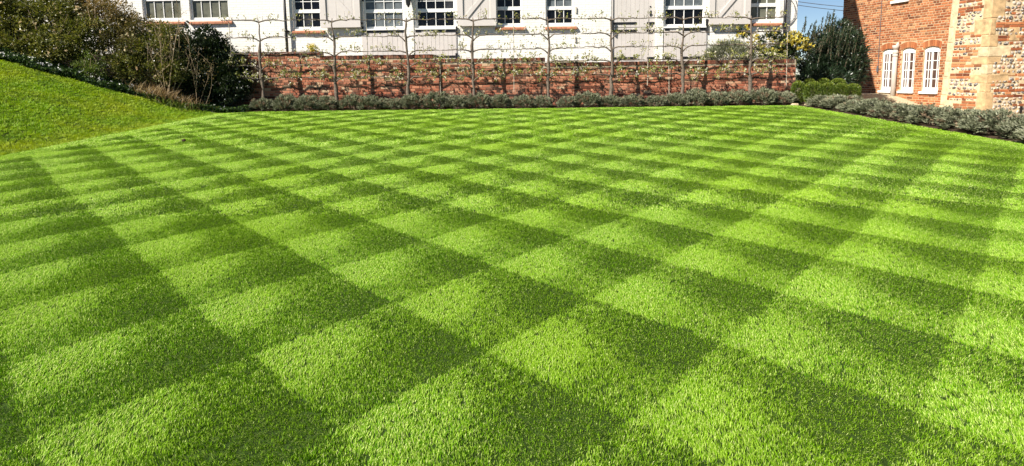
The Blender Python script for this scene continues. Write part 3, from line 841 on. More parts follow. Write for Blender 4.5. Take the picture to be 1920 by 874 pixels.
# rainwater pipe with hopper
u, zt_ = bray(1679.5, 84, .1); _, zb_ = bray(1676, 182, .1)
mb = MB(); mb.tube([(u, -0.095, zb_-.3), (u, -0.095, zt_-.16)], 0.080, 12); mb.tube([(u, -0.095, zt_-.17), (u, -.095, zt_-.02)], [0.085, 0.11], 12)
mb.tube([(u, -0.085, zt_-.30), (u, -0.085, zt_-.24)], 0.092, 12); mb.tube([(u, -0.095, zt_-.40), (u, -0.095, zt_-.36)], 0.089, 12)
mb.tube([(u-.0, -0.06, zt_-.06), (u, 0.02, zt_+.06)], 0.05, 10)
o = mb.build('drainpipe', M['grey_pipe'], brick_house, True); o.matrix_local = BM
# thin cable down the face
ua, za = bray(1655, 0); ub, zb2 = bray(1646.5, 130)
mb = MB(); um = (ua+ub)/2; mb.tube([(um, -0.022, zb2), (um, -0.022, 6.0)], 0.011, 5); mb.box((um-.03, -0.05, zb2-.1), (um+.03, -.012, zb2+.12))
o = mb.build('wall_cable', M['cable'], brick_house); o.matrix_local = BM

# ---- flint and stone wing standing out from the brick face
FC = at(1850, 130, 14.9); FC.z = 0                 # near corner
flint = empty('flint_wing', FC)
tag(flint, 'flint rubble wing with brick bands and pale stone quoins at the right edge', 'building')
fside = dirv.copy(); FW = 1.02
FO = FC - fside*FW                                   # far corner of the end face
F1 = face_matrix(FO, fside, nrm)                     # end face, towards the lawn
fr_d = Vector((1, 0.0, 0)); F2 = face_matrix(FC, fr_d, Vector((0, -1, 0)))
FH = 5.2; BAT = 0.085
F1l = Matrix.Translation(-FC) @ F1; F2l = Matrix.Translation(-FC) @ F2
mb = MB()
# solid mortar core with a battered far edge
def batter(z): return -0.26*(1 - min(1, max(0, z)/4.6))
c0 = [(batter(-.3), 0, -.3), (FW, 0, -.3), (FW, 0, FH), (0.0, 0, FH)]
mb.add(c0 + [(x, 1.4, z) for x, y, z in c0], [(0, 1, 2, 3), (4, 0, 3, 7), (7, 3, 2, 6), (5, 4, 7, 6)])
o = mb.build('mortar_core', M['cream_mortar'], flint); o.matrix_local = F1l
mb = MB(); mb.add([(0.0, 0, -.3), (1.6, 0, -.3), (1.6, 0, FH), (0, 0, FH)], [(0, 1, 2, 3)])
o = mb.build('mortar_face', M['cream_mortar'], flint); o.matrix_local = F2l
def stone_block(Mx, u0, u1, z0, z1, mat, g, deep=0.05, pr=0.014):
    j = lambda: g.uniform(-.012, .012); c = .012
    V0 = [(u0+j(), z0+j()*.4), (u1+j(), z0+j()*.4), (u1+j(), z1+j()*.4), (u0+j(), z1+j()*.4)]
    um, zm = (u0+u1)/2, (z0+z1)/2
    V = [(x, deep, z) for x, z in V0] + [(x, -pr*.5, z) for x, z in V0] + [(x + (c if x < um else -c), -pr, z + (c if z < zm else -c)) for x, z in V0]
    Fs = [(8, 9, 10, 11)]
    for i in range(4): Fs += [(4+i, 4+(i+1) % 4, 8+(i+1) % 4, 8+i), (i, (i+1) % 4, 4+(i+1) % 4, 4+i)]
    mb = MB(); mb.add(V, Fs); o = mb.build('quoin_stone', mat, flint); o.matrix_local = Mx
gq = random.Random(31)
# quoins on the near corner (both faces) and slim stones up the far edge
quo = []; z = -0.1
while z < FH:
    h = gq.uniform(.18, .50); a = gq.choice((.14, .20, .26, .42)); b = gq.choice((.14, .22, .34, .58)); quo.append((z, min(z+h, FH), a, b)); z += h + .012
for z0, z1, a, b in quo:
    mt = M['stone'] if gq.random() < .55 else M['pale_stone']
    stone_block(F1l, FW-a, FW, z0, z1, mt, gq); stone_block(F2l, 0.002, b, z0, z1, mt, gq)
z = -0.1; slim = []
while z < FH:
    h = gq.uniform(.28, .62); e = batter(z+h/2); slim.append((z, z+h, e)); stone_block(F1l, e+.0, e+.10+gq.uniform(-.03, .06), z, z+h-.01, M['pale_stone'], gq); z += h
big = [(0.62, 0.92, 3.25, 3.55), (0.50, 0.78, 2.15, 2.5), (0.9, 1.2, 2.6, 2.85), (0.35, .75, 1.25, 1.42)]
for a, b, c, d in big: stone_block(F2l, a, b, c, d, M['stone'], gq)
# flints and brick bands
flint_m = []
def flint_mat():
    m, nt, b, o = new_mat('flint_stone')
    c = ramp(nt, [(0.0, (0.02, 0.018, 0.02)), (0.3, (0.09, 0.075, 0.075)), (0.5, (0.24, 0.19, 0.15)), (0.72, (0.46, 0.39, 0.31)), (0.85, (0.40, 0.26, 0.15)), (1.0, (0.30, 0.13, 0.07))], attr(nt))
    mr = nt.nodes.new('ShaderNodeMapRange'); mr.inputs[1].default_value = .45; mr.inputs[2].default_value = .7
    nt.links.new(noise(nt, 24, 3), mr.inputs[0]); c2 = mix(nt, c, (0.55, 0.51, 0.45), mr.outputs[0])
    nt.links.new(c2, b.inputs['Base Color']); b.inputs['Roughness'].default_value = 0.5
    bump(nt, b, noise(nt, 40, 4), .5, .006); return m
M['flint'] = flint_mat()
def flint_proto(seed):
    g = random.Random(seed); n = 7; V = [(0, -0.030, 0)]; F3 = []; F4 = []
    rr = [g.uniform(.75, 1.15) for _ in range(n)]
    for r, y in ((0.6, -0.024), (1.0, 0.012)):
        for k in range(n):
            a = 2*math.pi*k/n; V.append((math.cos(a)*r*rr[k], y + g.uniform(-.004, .004), math.sin(a)*r*rr[k]))
    for k in range(n):
        F3.append((0, 1+k, 1+(k+1) % n)); F4.append((1+k, 1+n+k, 1+n+(k+1) % n, 1+(k+1) % n))
    return V, F3 + F4
FP = [flint_proto(k) for k in range(8)]
FM = []
for k in range(12):
    mb = MB(); mb.add(FP[k % 8][0], FP[k % 8][1], k/11); ks = sorted(mb.f)
    FM.append(mesh_data('flint_stone', mb.v, [np.array(mb.f[q]) for q in ks], M['flint'], [r for q in ks for r in mb.r[q]], True))
cnt = [0, 0]
def rubble(Mx, u_lo, u_hi, seed, brickiness):
    g = random.Random(seed); z = 0.0; rest = MB(); rb = MB(); row = 0
    bm = brick_meshes(M['house_brick'], .03, .062)
    while z < 4.6:
        band = g.random() < brickiness
        u = u_lo(z); ue = u_hi(z)
        if band:
            rows = g.choice((1, 1, 2))
            for q in range(rows):
                u = u_lo(z)
                while u < ue - .05:
                    l = min(g.uniform(.13, .24), ue - u); k = g.randrange(14)
                    if g.random() < .88:
                        if cnt[1] < 300:
                            o = obj('brick', bm[k][0], flint); o.matrix_local = Mx @ Matrix.Translation((u, -.012 + g.uniform(-.004, .004), z)) @ Matrix.Diagonal((l, 1, 1, 1)); cnt[1] += 1
                    u += l + .014
                z += .076
        else:
            h = g.uniform(.05, .11)
            while u < ue - .02:
                l = g.uniform(.05, .16)
                if u + l > ue: break
                if g.random() < .14 and cnt[1] < 300:
                    k = g.randrange(14); hh = min(1.0, h/.066)
                    o = obj('brick', bm[k][0], flint); o.matrix_local = Mx @ Matrix.Translation((u, -.012, z + .004)) @ Matrix.Rotation(g.uniform(-.08, .08), 4, 'Y') @ Matrix.Diagonal((l, 1, hh, 1)); cnt[1] += 1
                elif g.random() < .97:
                    k = g.randrange(12); Tm = Matrix.Translation((u+l/2, -.004, z+h/2 + g.uniform(-.02, .02))) @ Matrix.Rotation(g.uniform(-.5, .5), 4, 'Y') @ Matrix.Diagonal((l/2*1.05, g.uniform(.4, .8), h/2*1.12, 1))
                    if cnt[0] < 300 and 0.5 < z < 3.8:
                        o = obj('flint_stone', FM[k], flint); o.matrix_local = Mx @ Tm; cnt[0] += 1
                    else:
                        V = [tuple(Tm @ Vector(p)) for p in FP[k % 8][0]]; rest.add(V, FP[k % 8][1], k/11)
                u += l + g.uniform(.004, .016)
            z += h + .008
    if rest.n:
        o = rest.build('small_flints', M['flint'], flint, True); o.matrix_local = Mx; o['kind'] = 'stuff'
def qa(z):
    for z0, z1, a, b in quo:
        if z0 <= z <= z1 + .02: return a, b
    return .3, .4
rubble(F2l, lambda z: qa(z)[1] + .01, lambda z: 1.6, 41, .34)
rubble(F1l, lambda z: batter(z) + .20, lambda z: FW - qa(z)[0] - .01, 42, .42)
# little iron vent at the right end
p = at(1913, 206, FC.y); mb = MB(); mb.box((p.x-.03, FC.y-.03, p.z-.09), (p.x+.03, FC.y-.012, p.z+.09)); o = mb.build('vent', M['black_iron'], flint); o.matrix_local = Matrix.Translation(-FC)

# overhead lines in the gap of sky
for (a, b), (c, d), lab in (((1440, -6), (1640, 16), 'upper of two thin cables crossing the sky beside the brick house'), ((1440, 0), (1640, 24), 'lower of two thin cables crossing the sky beside the brick house')):
    mb = MB(); p, q = at(a, b, 30), at(c, d, 30)
    mb.tube([p + (q-p)*t + Vector((0, 0, -0.10*4*t*(1-t))) for t in np.linspace(-1, 2, 19)], 0.016, 5)
    tag(mb.build('overhead_cable', M['cable']), lab, 'cable', 'overhead cables')

# ------------------------------------------------------------------ foliage tools
def unit(v): return v/np.maximum(1e-9, np.linalg.norm(v, axis=1, keepdims=True))
def leaf_mesh(name, C, D, L, Wd, rnd, mat, g, curl=0.15):
    """one four-cornered leaf per centre C growing along D"""
    n = len(C); D = unit(D)
    Rv = unit(g.normal(size=(n, 3))); Sd = unit(np.cross(D, Rv)); Nn = np.cross(Sd, D)
    L = np.broadcast_to(L, n)[:, None]; Wd = np.broadcast_to(Wd, n)[:, None]
    A = C - D*L*.5; T = C + D*L*.5 - Nn*L*curl
    B = C + Sd*Wd*.5 - D*L*.05 + Nn*L*.06; E = C - Sd*Wd*.5 - D*L*.05 + Nn*L*.06
    V = np.stack([A, B, T, E], 1).reshape(-1, 3)
    i = np.arange(n)*4
    return mesh_data(name, V, np.stack([i, i+1, i+2, i+3], 1), mat, np.clip(rnd, 0, 1))

def blade_mesh(name, P, D, L, Wd, rnd, mat, g, droop=0.15):
    """narrow two-step blades rooted at P"""
    n = len(P); D = unit(D); Rv = unit(g.normal(size=(n, 3))); Sd = unit(np.cross(D, Rv))
    L = np.broadcast_to(L, n)[:, None]; Wd = np.broadcast_to(Wd, n)[:, None]
    mid = P + D*L*.55; tip = P + D*L; tip[:, 2] -= (L*droop)[:, 0]
    V = np.stack([P - Sd*Wd*.5, P + Sd*Wd*.5, mid + Sd*Wd*.45, mid - Sd*Wd*.45, tip], 1).reshape(-1, 3)
    i = np.arange(n)*5
    return mesh_data(name, V, [np.stack([i, i+1, i+2, i+3], 1), np.stack([i+3, i+2, i+4], 1)], mat, np.clip(np.concatenate([rnd, rnd]), 0, 1))

def crown_points(g, blobs, ncl, per, spread, shell=0.55):
    """leaf centres in clumps spread through lumpy ellipsoids; returns centres, outward directions, clump id"""
    vol = np.array([b[3]*b[4]*b[5] for b in blobs])**0.75; k = g.choice(len(blobs), ncl, p=vol/vol.sum())
    B = np.array(blobs)[k]
    d = unit(g.normal(size=(ncl, 3))); r = (shell + (1-shell)*g.random(ncl))
    lump = 1 + 0.13*np.sin(d[:, 0]*7 + k)*np.sin(d[:, 1]*6 + 1.7*k) + 0.10*g.normal(size=ncl)
    c = B[:, :3] + d*(r*lump)[:, None]*B[:, 3:6]
    cc = np.repeat(c, per, 0); dd = np.repeat(d, per, 0)
    off = unit(g.normal(size=(len(cc), 3)))*(g.random(len(cc))**0.5*spread)[:, None]
    return cc + off, unit(dd*0.7 + unit(off) + 0.35*g.normal(size=off.shape)), np.repeat(np.arange(ncl), per), np.repeat(r, per)

def branch_tubes(g, base, tips, r0, k=5, bow=0.15, seg=5, mb=None, r1=0.3):
    mb = mb or MB()
    for t in tips:
        b = Vector(base) + Vector((g.normal()*.06, g.normal()*.06, 0)); t = Vector(t); L = (t-b).length
        side = Vector((g.normal(), g.normal(), g.normal()*.4))*L*bow
        pts = [b + (t-b)*s + side*math.sin(math.pi*s)*(.6+.4*s) + Vector((0, 0, L*.10*math.sin(math.pi*s))) for s in np.linspace(0, 1, seg)]
        mb.tube(pts, [r0*(1 - (1-r1)*s) for s in np.linspace(0, 1, seg)], k, cap=False)
    return mb

def shrub(name, label, cat, base, blobs, leafmat, seed, ncl=260, per=34, size=(0.075, 0.038), spread=0.16, stems=14, stem_r=0.014, stem_mat='wood_stem',
          flowers=None, group=None, shell=0.5, bright_top=0.0, twigs=0, twig_mat='pale_stem', up=0.0):
    g = np.random.default_rng(seed)
    b = Vector(base); o = empty(name, b); tag(o, label, cat, group)
    bl = [tuple(v) for v in blobs]
    C, D, cid, r = crown_points(g, bl, ncl, per, spread, shell)
    D = D + np.array([0, 0, up])
    cl = g.random(ncl)
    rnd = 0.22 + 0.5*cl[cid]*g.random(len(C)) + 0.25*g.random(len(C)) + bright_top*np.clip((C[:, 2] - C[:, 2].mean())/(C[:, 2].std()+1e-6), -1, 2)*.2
    L = size[0]*(0.7 + 0.6*g.random(len(C)))
    zmin = ground_z(C[:, 0], C[:, 1]) + .03 if base[0] < LX0 else np.full(len(C), b.z)
    ok = C[:, 2] > zmin
    C, D, rnd, L = C[ok], D[ok], rnd[ok], L[ok]
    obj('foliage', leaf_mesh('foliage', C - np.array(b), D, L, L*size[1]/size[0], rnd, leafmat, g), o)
    tips = []
    for q in range(stems):
        B = bl[g.integers(len(bl))]; d = unit(g.normal(size=(1, 3)))[0]; d[2] = abs(d[2])
        tips.append(np.array(B[:3]) + d*np.array(B[3:6])*g.uniform(.6, 1.02) - np.array(b))
    branch_tubes(g, (0, 0, 0), tips, stem_r).build('stems', M[stem_mat], o, True)
    if twigs:
        tips = []
        for q in range(twigs):
            B = bl[g.integers(len(bl))]; d = unit(g.normal(size=(1, 3)))[0]; d[1] = -abs(d[1]); d[2] = abs(d[2])
            tips.append(np.array(B[:3]) + d*np.array(B[3:6])*g.uniform(.95, 1.12) - np.array(b))
        branch_tubes(g, (0, -0.1, 0.05), tips, 0.007, 4).build('pale_twigs', M[twig_mat], o, True)
    if flowers:
        fm, n, fs = flowers
        Cf, Df, _, _ = crown_points(g, bl, n, 5, fs*.45, 0.9)
        Df[:, 1] -= .3
        tag_stuff = obj('flowers', leaf_mesh('flowers', Cf - np.array(b), Df, fs*(.7+.6*g.random(len(Cf))), fs*.75, g.random(len(Cf)), M[fm], g, .3), o); tag_stuff['kind'] = 'stuff'
    return o

def gz(x, y): return float(ground_z(np.array(x), np.array(y)))
def blob(px, py, Y, rx, rz, ry=None):
    """ellipsoid centred where the photo shows it at depth Y; rx, rz in photo pixels"""
    p = at(px, py, Y); s = Y/FPX
    return (p.x, p.y, p.z, rx*s, ry if ry else rx*s*.8, rz*s)

# ---- shrub border on the bank
Yb = 15.2
def base_at(px, Y, dy=0.0):
    p = at(px, 150, Y); return (p.x, Y, gz(p.x, Y))
shrub('evergreen_shrub', 'tall dense olive leaved shrub at the left edge above the bank', 'shrub', base_at(20, 15.2),
      [blob(10, 40, 15.2, 62, 62), blob(-30, 10, 15.6, 60, 60), blob(45, 85, 14.8, 42, 34), blob(-5, 92, 14.7, 40, 28)], M['shrub_leaf'], 101, 420, 40, (.085, .045), .2, 16, .016, flowers=('peach_flower', 80, .075), twigs=10)
shrub('flowering_shrub', 'broad olive green shrub with scattered peach blossom, second from the left', 'shrub', base_at(110, 15.3),
      [blob(105, 40, 15.3, 58, 56), blob(150, 70, 15.0, 45, 46), blob(90, 100, 14.8, 46, 34), blob(120, 5, 15.6, 50, 40)], M['shrub_leaf'], 102, 430, 40, (.075, .04), .18, 16, .015, flowers=('peach_flower', 90, .07), twigs=14)
shrub('tan_leaved_shrub', 'twiggy shrub with tan young leaves in front of the left window', 'shrub', base_at(215, 15.5),
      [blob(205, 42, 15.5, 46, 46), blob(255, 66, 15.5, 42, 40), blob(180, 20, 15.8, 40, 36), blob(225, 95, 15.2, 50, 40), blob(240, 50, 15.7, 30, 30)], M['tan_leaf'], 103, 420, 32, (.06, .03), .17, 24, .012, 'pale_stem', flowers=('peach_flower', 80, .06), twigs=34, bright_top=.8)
shrub('rose_bush', 'leafy bush dotted with pale cream flowers and bare pale stems', 'bush', base_at(285, 15.4),
      [blob(285, 95, 15.4, 50, 46), blob(315, 70, 15.7, 36, 34), blob(250, 125, 15.1, 44, 34), blob(320, 130, 15.2, 34, 36)], M['shrub_leaf'], 104, 360, 34, (.065, .036), .16, 20, .013, 'pale_stem', flowers=('peach_flower', 110, .075), twigs=30)
shrub('dark_evergreen', 'dark glossy evergreen shrub with a domed top below the second window', 'shrub', base_at(385, 15.9),
      [blob(375, 88, 15.9, 46, 40), blob(405, 105, 15.9, 34, 42), blob(370, 140, 15.7, 44, 46), blob(415, 150, 15.8, 34, 40), blob(352, 120, 15.8, 30, 46)], M['dark_leaf'], 105, 520, 36, (.075, .042), .15, 14, .016, twigs=10, flowers=('peach_flower', 16, .05))
shrub('wall_climber', 'dark leafy shrub leaning on the left end of the brick wall', 'shrub', base_at(445, 15.85),
      [blob(440, 125, 15.95, 26, 34, .4), blob(452, 155, 15.9, 28, 36, .4), blob(425, 165, 15.7, 34, 34, .4)], M['dark_leaf'], 106, 300, 30, (.06, .035), .13, 12, .012, flowers=('pale_flower', 22, .045))
shrub('sapling', 'small twiggy plant with fresh green leaves at the bank edge', 'plant', base_at(172, 14.55),
      [blob(168, 118, 14.5, 24, 22), blob(178, 138, 14.5, 20, 16)], M['fresh_leaf'], 107, 70, 20, (.05, .024), .10, 14, .008, 'pale_stem')
# bare multi-stemmed shrub with pale twigs rising past the window
def bare_shrub(px, Y, tips, label, seed):
    g = np.random.default_rng(seed); b = base_at(px, Y); o = empty('bare_shrub', b); tag(o, label, 'shrub')
    mb = MB(); bv = Vector(b)
    for tx, ty, r in tips:
        t = at(tx, ty, Y - 0.2 + g.uniform(-.2, .2)) - bv; st = Vector((g.normal()*.08, g.normal()*.05, 0))
        L = t.length; side = Vector((g.normal(), g.normal(), 0))*L*.07
        P = lambda s: st + (t-st)*s + side*math.sin(math.pi*s)
        ss = np.linspace(0, 1, 8)
        mb.tube([P(s) for s in ss], [r*(1-.75*s) for s in ss], 6, cap=False)
        for q in range(5):
            s = g.uniform(.45, .95); p = P(s); e = p + Vector((g.normal()*.16, g.normal()*.1, g.uniform(.1, .4)))*(.6+L*.15)
            mb.tube([p, (p+e)/2 + Vector((g.normal()*.02, 0, .01)), e], [r*.45, r*.32, r*.15], 4, cap=False)
    mb.build('branches', M['pale_stem'], o, True)
    n = 260; C = np.zeros((n, 3)); 
    for q in range(n):
        tx, ty, r = tips[g.integers(len(tips))]; t = np.array(at(tx, ty, Y) - bv); C[q] = t*g.uniform(.55, 1.03) + g.normal(size=3)*.1
    obj('leaves', leaf_mesh('leaves', C, g.normal(size=(n, 3)) + np.array([0, 0, .6]), .045, .022, g.random(n), M['tan_leaf'], g), o)
bare_shrub(312, 15.0, [(330, -10, .013), (342, 8, .011), (300, 20, .010), (352, 60, .010), (290, 60, .009), (275, 85, .009), (318, 40, .011)], 'bare pale stemmed shrub rising in front of the left windows', 131)
bare_shrub(368, 15.2, [(352, 105, .0055), (372, 95, .005), (388, 108, .0055), (398, 125, .005)], 'thin pale canes in front of the dark evergreen shrub', 132)

# dry tan grass, leafy bulbs, ivy and small pale flowers along the foot of the border
def clump(name, label, cat, px, Y, n, hgt, wid, rad, mat, seed, lean=.45):
    g = np.random.default_rng(seed); b = base_at(px, Y); o = None
    P = np.stack([g.normal(size=n)*rad, g.normal(size=n)*rad*.5, np.zeros(n)], 1)
    P[:, 2] = ground_z(P[:, 0] + b[0], P[:, 1] + b[1]) - b[2]
    D = np.stack([g.normal(size=n)*lean, g.normal(size=n)*lean, np.ones(n)], 1)
    o = obj(name, blade_mesh(name, P, D, hgt*(.6+.6*g.random(n)), wid, g.random(n), mat, g, .22)); o.location = b
    tag(o, label, cat); return o
clump('ornamental_grass', 'tuft of dry tan grass at the foot of the rose bush', 'grass', 292, 14.75, 420, .52, .012, .26, M['dry_grass'], 141)
clump('ornamental_grass', 'wider tuft of dry tan grass beside the dark evergreen shrub', 'grass', 336, 15.0, 300, .40, .012, .26, M['dry_grass'], 142)
clump('bulb_leaves', 'clump of fresh green strap leaves at the bank edge', 'plant', 308, 14.62, 260, .28, .022, .28, M['fresh_leaf'], 143, .6)
def ground_cover():
    g = np.random.default_rng(151); n = 11000
    x = g.uniform(-14.5, -7.15, n); t = g.random(n)**1.4
    y = bed_edge(x) + (t*1.0 - .06) + .10*np.sin(x*5.1) * .5; y = np.minimum(y, 16.0)
    z = ground_z(np.minimum(x, 9), y) + .03 + g.random(n)*.16*(.5 + .5*np.sin(x*3.3)**2)
    D = g.normal(size=(n, 3)) + np.array([0, -.4, .5])
    tag(obj('ivy_ground_cover', leaf_mesh('ivy_ground_cover', np.stack([x, y, z], 1), D, .075, .055, g.random(n)*.95, M['ivy_leaf'], g)), 'low dark ivy ground cover along the foot of the shrub border', 'ivy', kind='stuff')
    n = 70; x = g.uniform(-14.2, -8.6, n); y = bed_edge(x) + g.random(n)*.35 + .02; z = ground_z(x, y) + .12 + g.random(n)*.1
    c = np.repeat(np.stack([x, y, z], 1), 4, 0) + g.normal(size=(n*4, 3))*.015
    tag(obj('small_flowers', leaf_mesh('small_flowers', c, g.normal(size=(n*4, 3)), .034, .03, g.random(n*4), M['pale_flower'], g)), 'tiny pale flowers strewn through the ivy at the bank edge', 'flowers', kind='stuff')
ground_cover()

# ---- espalier trees on wires before the wall
TY = 15.70
TIERS = [lambda x: 2.99 - .009*x, lambda x: 2.57 - .002*x, lambda x: 2.18 + .003*x, lambda x: 1.83, lambda x: 1.46 - .004*x]
TPX = [490, 629, 764, 886, 1028, 1147, 1280, 1408]
tx = [at(p, 130, TY).x for p in TPX]
ORD = ['first', 'second', 'third', 'fourth', 'fifth', 'sixth', 'seventh', 'eighth']
EXTRA = ['beside the dark shrub', 'with a knobbly fork below the first shutter', 'in front of the white post under the lantern', 'below the middle shutter', 'below the window with red sill', 'beside the plank door', 'below the right hand half door', 'before the yellow flowering shrub']
for i, x in enumerate(tx):
    g = np.random.default_rng(200 + i)
    z0 = float(lawn_z(x, TY)); t = empty('espalier_tree', (x, TY, z0))
    tag(t, '%s espalier fruit tree from the left, %s' % (ORD[i], EXTRA[i]), 'tree', 'espalier trees along the wall')
    top = TIERS[0](x) + .04
    n = 14; pts = []; rr = []
    lx = at(TPX[i] - (5 if i in (0, 1) else -1 if i in (3, 4) else 1), 60, TY).x - x
    for k in range(n):
        s = k/(n-1); z = (top - z0)*s
        pts.append((lx*s*.7 + .018*math.sin(s*9 + i*2) + .010*g.normal(), .012*g.normal(), z - (.05 if k == 0 else 0)))
        rr.append((.041*(1 - s)**.7 + .013)*(1 + .16*g.normal()))
    mb = MB(); mb.tube(pts, rr, 9); mb.build('trunk', M['bark'], t, True)
    def trunk_at(z):
        s = min(1, max(0, z/(top - z0)))*(n-1); k = min(n-2, int(s)); f = s-k
        return Vector(pts[k])*(1-f) + Vector(pts[k+1])*f
    LC, LD, LR, BC, BD = [], [], [], [], []
    left = (x - tx[i-1])*.5 if i else 0.98; right = (tx[i+1] - x)*.5 if i < 7 else 0.95
    for q, tz in enumerate(TIERS):
        for sg, reach in ((-1, left), (1, right)):
            reach *= g.uniform(.93, 1.03)
            zr = tz(x) - z0; drop = g.uniform(.05, .20) if q else .06
            p0 = trunk_at(zr - drop); e = Vector((sg*reach, .01, tz(x + sg*reach) - z0))
            ap = []; rad = []
            m = 11
            for k in range(m):
                s = k/(m-1); rise = 1 - (1 - min(1, s/.28))**2
                ap.append(Vector((p0.x + (e.x-p0.x)*s, p0.y - .02*math.sin(s*3) + .008*g.normal(), p0.z + (e.z - p0.z)*rise + .010*g.normal()*(s > .1))))
                rad.append(.0135*(1-s)**.8 + .0062)
            bm = MB(); bm.tube(ap, rad, 6)
            # fruiting spurs
            ns = int(reach*(20, 26, 22, 36, 42)[q])
            for k in range(ns):
                s = g.uniform(.10, 1.0)*(m-1); kk = min(m-2, int(s)); p = ap[kk] + (ap[kk+1]-ap[kk])*(s-kk)
                if math.sin((p.x + x)*6.3 + q*2.1) < -.15 and g.random() < .7: continue
                h = g.uniform(.03, .13) if g.random() < .75 else g.uniform(.12, .24)
                tip = p + Vector((g.normal()*.035, g.normal()*.05 - .03, h*(1 if g.random() < .85 else -.6)))
                bm.tube([p, (p+tip)/2 + Vector((g.normal()*.01, g.normal()*.01, 0)), tip], [.0055, .0045, .003], 4, cap=False)
                dens = (.8, 1.0, .9, 1.5, 1.7)[q]
                nl = int(g.integers(2, 6)*dens + .5)
                for _ in range(nl):
                    LC.append(tip + Vector(g.normal(size=3)*.032)); LD.append(g.normal(size=3) + np.array([0, -.3, .7])); LR.append(g.random())
                if g.random() < .34*dens:
                    c = tip + Vector(g.normal(size=3)*.02)
                    for _ in range(5): BC.append(c + Vector(g.normal(size=3)*.016)); BD.append(g.normal(size=3) + np.array([0, -.6, .3]))
            bm.build('branch', M['bark'], t, True)
    LC = np.array([tuple(v) for v in LC]); BC = np.array([tuple(v) for v in BC])
    obj('leaves', leaf_mesh('leaves', LC, np.array(LD), .056*(.6+.7*g.random(len(LC))), .034, np.array(LR), M['espalier_leaf'], g), t)
    obj('blossom', leaf_mesh('blossom', BC, np.array(BD), .042, .036, g.random(len(BC)), M['blossom'], g, .3), t)
# training wires and canes
xa, xb = at(428, 100, TY).x, at(1478, 100, TY).x
for q, tz in enumerate(TIERS):
    mb = MB(); xs = np.linspace(xa, xb, 17)
    mb.tube([(x, TY + .018, tz(x) - .012 + .006*math.sin(x*3)) for x in xs], .0042, 5)
    tag(mb.build('training_wire', M['wire']), ['topmost', 'second highest', 'middle', 'second lowest', 'lowest'][q] + ' of five horizontal wires carrying the espalier branches', 'wire', 'espalier wires')
for (a, b, c, d), lab in (((428.5, 40, 439, 152), 'slim post holding the wires at the left end beside the dark shrub'), ((686.5, 36, 690, 112), 'thin cane in front of the blue grey four pane window'), ((825, 111, 826, 190), 'short thin cane low on the wall between third and fourth espalier'),
                          ((963, 38, 963.5, 152), 'thin cane below the middle window with red sill'), ((1217, 30, 1214, 140), 'thin cane in front of the plank door'), ((1254, 96, 1255, 180), 'short thin cane low on the wall left of the seventh espalier'), ((1477, 55, 1475, 140), 'slim post holding the wires before the yellow shrub')):
    p, q = at(a, b, TY + .03), at(c, d, TY + .03); q.z -= .3 if d > 110 else 0
    mb = MB(); mb.tube([p, (p+q)/2, q], .009, 6); tag(mb.build('support_cane', M['cane']), lab, 'cane', 'thin uprights among the espaliers')

# ---- lavender: four bush shapes, copied
def lavender_mesh(seed):
    g = np.random.default_rng(seed); nc = 150; per = 34; n = nc*per
    ph = g.random(nc)*2*math.pi; th = np.arccos(1 - g.random(nc)*1.45)
    d = np.stack([np.sin(th)*np.cos(ph), np.sin(th)*np.sin(ph), np.cos(th)], 1)
    lum = 1 + .10*np.sin(3*ph + seed) + .07*g.normal(size=nc)
    c = d*((.62 + .38*g.random(nc)**.5)*lum)[:, None]*np.array([.36, .33, .235]) + np.array([0, 0, .175])
    P = np.repeat(c, per, 0) + g.normal(size=(n, 3))*.022
    D = np.repeat(d*.8 + np.array([0, 0, .7]), per, 0) + g.normal(size=(n, 3))*.42
    ln = .055*(.5 + .9*g.random(n)); cl = np.repeat(g.random(nc), per)
    rn = .10 + .35*g.random(n) + .35*cl + .15*np.clip(P[:, 2]/.3, 0, 1)  # blades paler with height, painting the lit top of the mound
    rn = np.minimum(rn, .9); rn[np.repeat(g.random(nc) < .08, per)] = 1.0
    return blade_mesh('lavender_bush', P, D, ln, .016, rn, M['lavender'], g, .05)
def lavender_stems(seed):
    g = np.random.default_rng(seed)
    return branch_tubes(g, (0, 0, 0), [(g.normal()*.22, g.normal()*.2, g.uniform(.12, .3)) for _ in range(16)], .008, 4)
LM_ = [lavender_mesh(k) for k in range(4)]
ls = [lavender_stems(40+k).build('stems', M['wood_stem'], None, True) for k in range(4)]
LS = [o.data for o in ls]
for o in ls: bpy.data.objects.remove(o)
num = ['first', 'second', 'third', 'fourth', 'fifth', 'sixth', 'seventh', 'eighth', 'ninth', 'tenth', 'eleventh', 'twelfth', 'thirteenth', 'fourteenth', 'fifteenth', 'sixteenth', 'seventeenth', 'eighteenth', 'nineteenth', 'twentieth', 'twenty-first', 'twenty-second', 'twenty-third', 'twenty-fourth', 'twenty-fifth', 'twenty-sixth']
def lavender(x, y, sc, k, label, grp, rz):
    o = obj('lavender_bush', LM_[k]); o.location = (x, y, float(lawn_z(min(x, LX1), y)) + .0); o.scale = sc; o.rotation_euler = (0, 0, rz)
    tag(o, label, 'lavender', grp)
    s = obj('stems', LS[k], o)
g = random.Random(77)
xs = []; x = at(492, 200, 15.6).x
while x < at(1474, 190, 15.6).x: xs.append(x); x += g.uniform(.52, .68)
for i, x in enumerate(xs):
    s = g.uniform(.88, 1.12)
    lavender(x, 15.62 + g.uniform(-.04, .04), (s*.96, s*.9, s*g.uniform(.72, 1.02)), g.randrange(4), '%s grey green lavender bush from the left in the row along the wall' % num[i], 'lavender along the brick wall', g.uniform(0, 6.28))
y = 14.75; i = 0
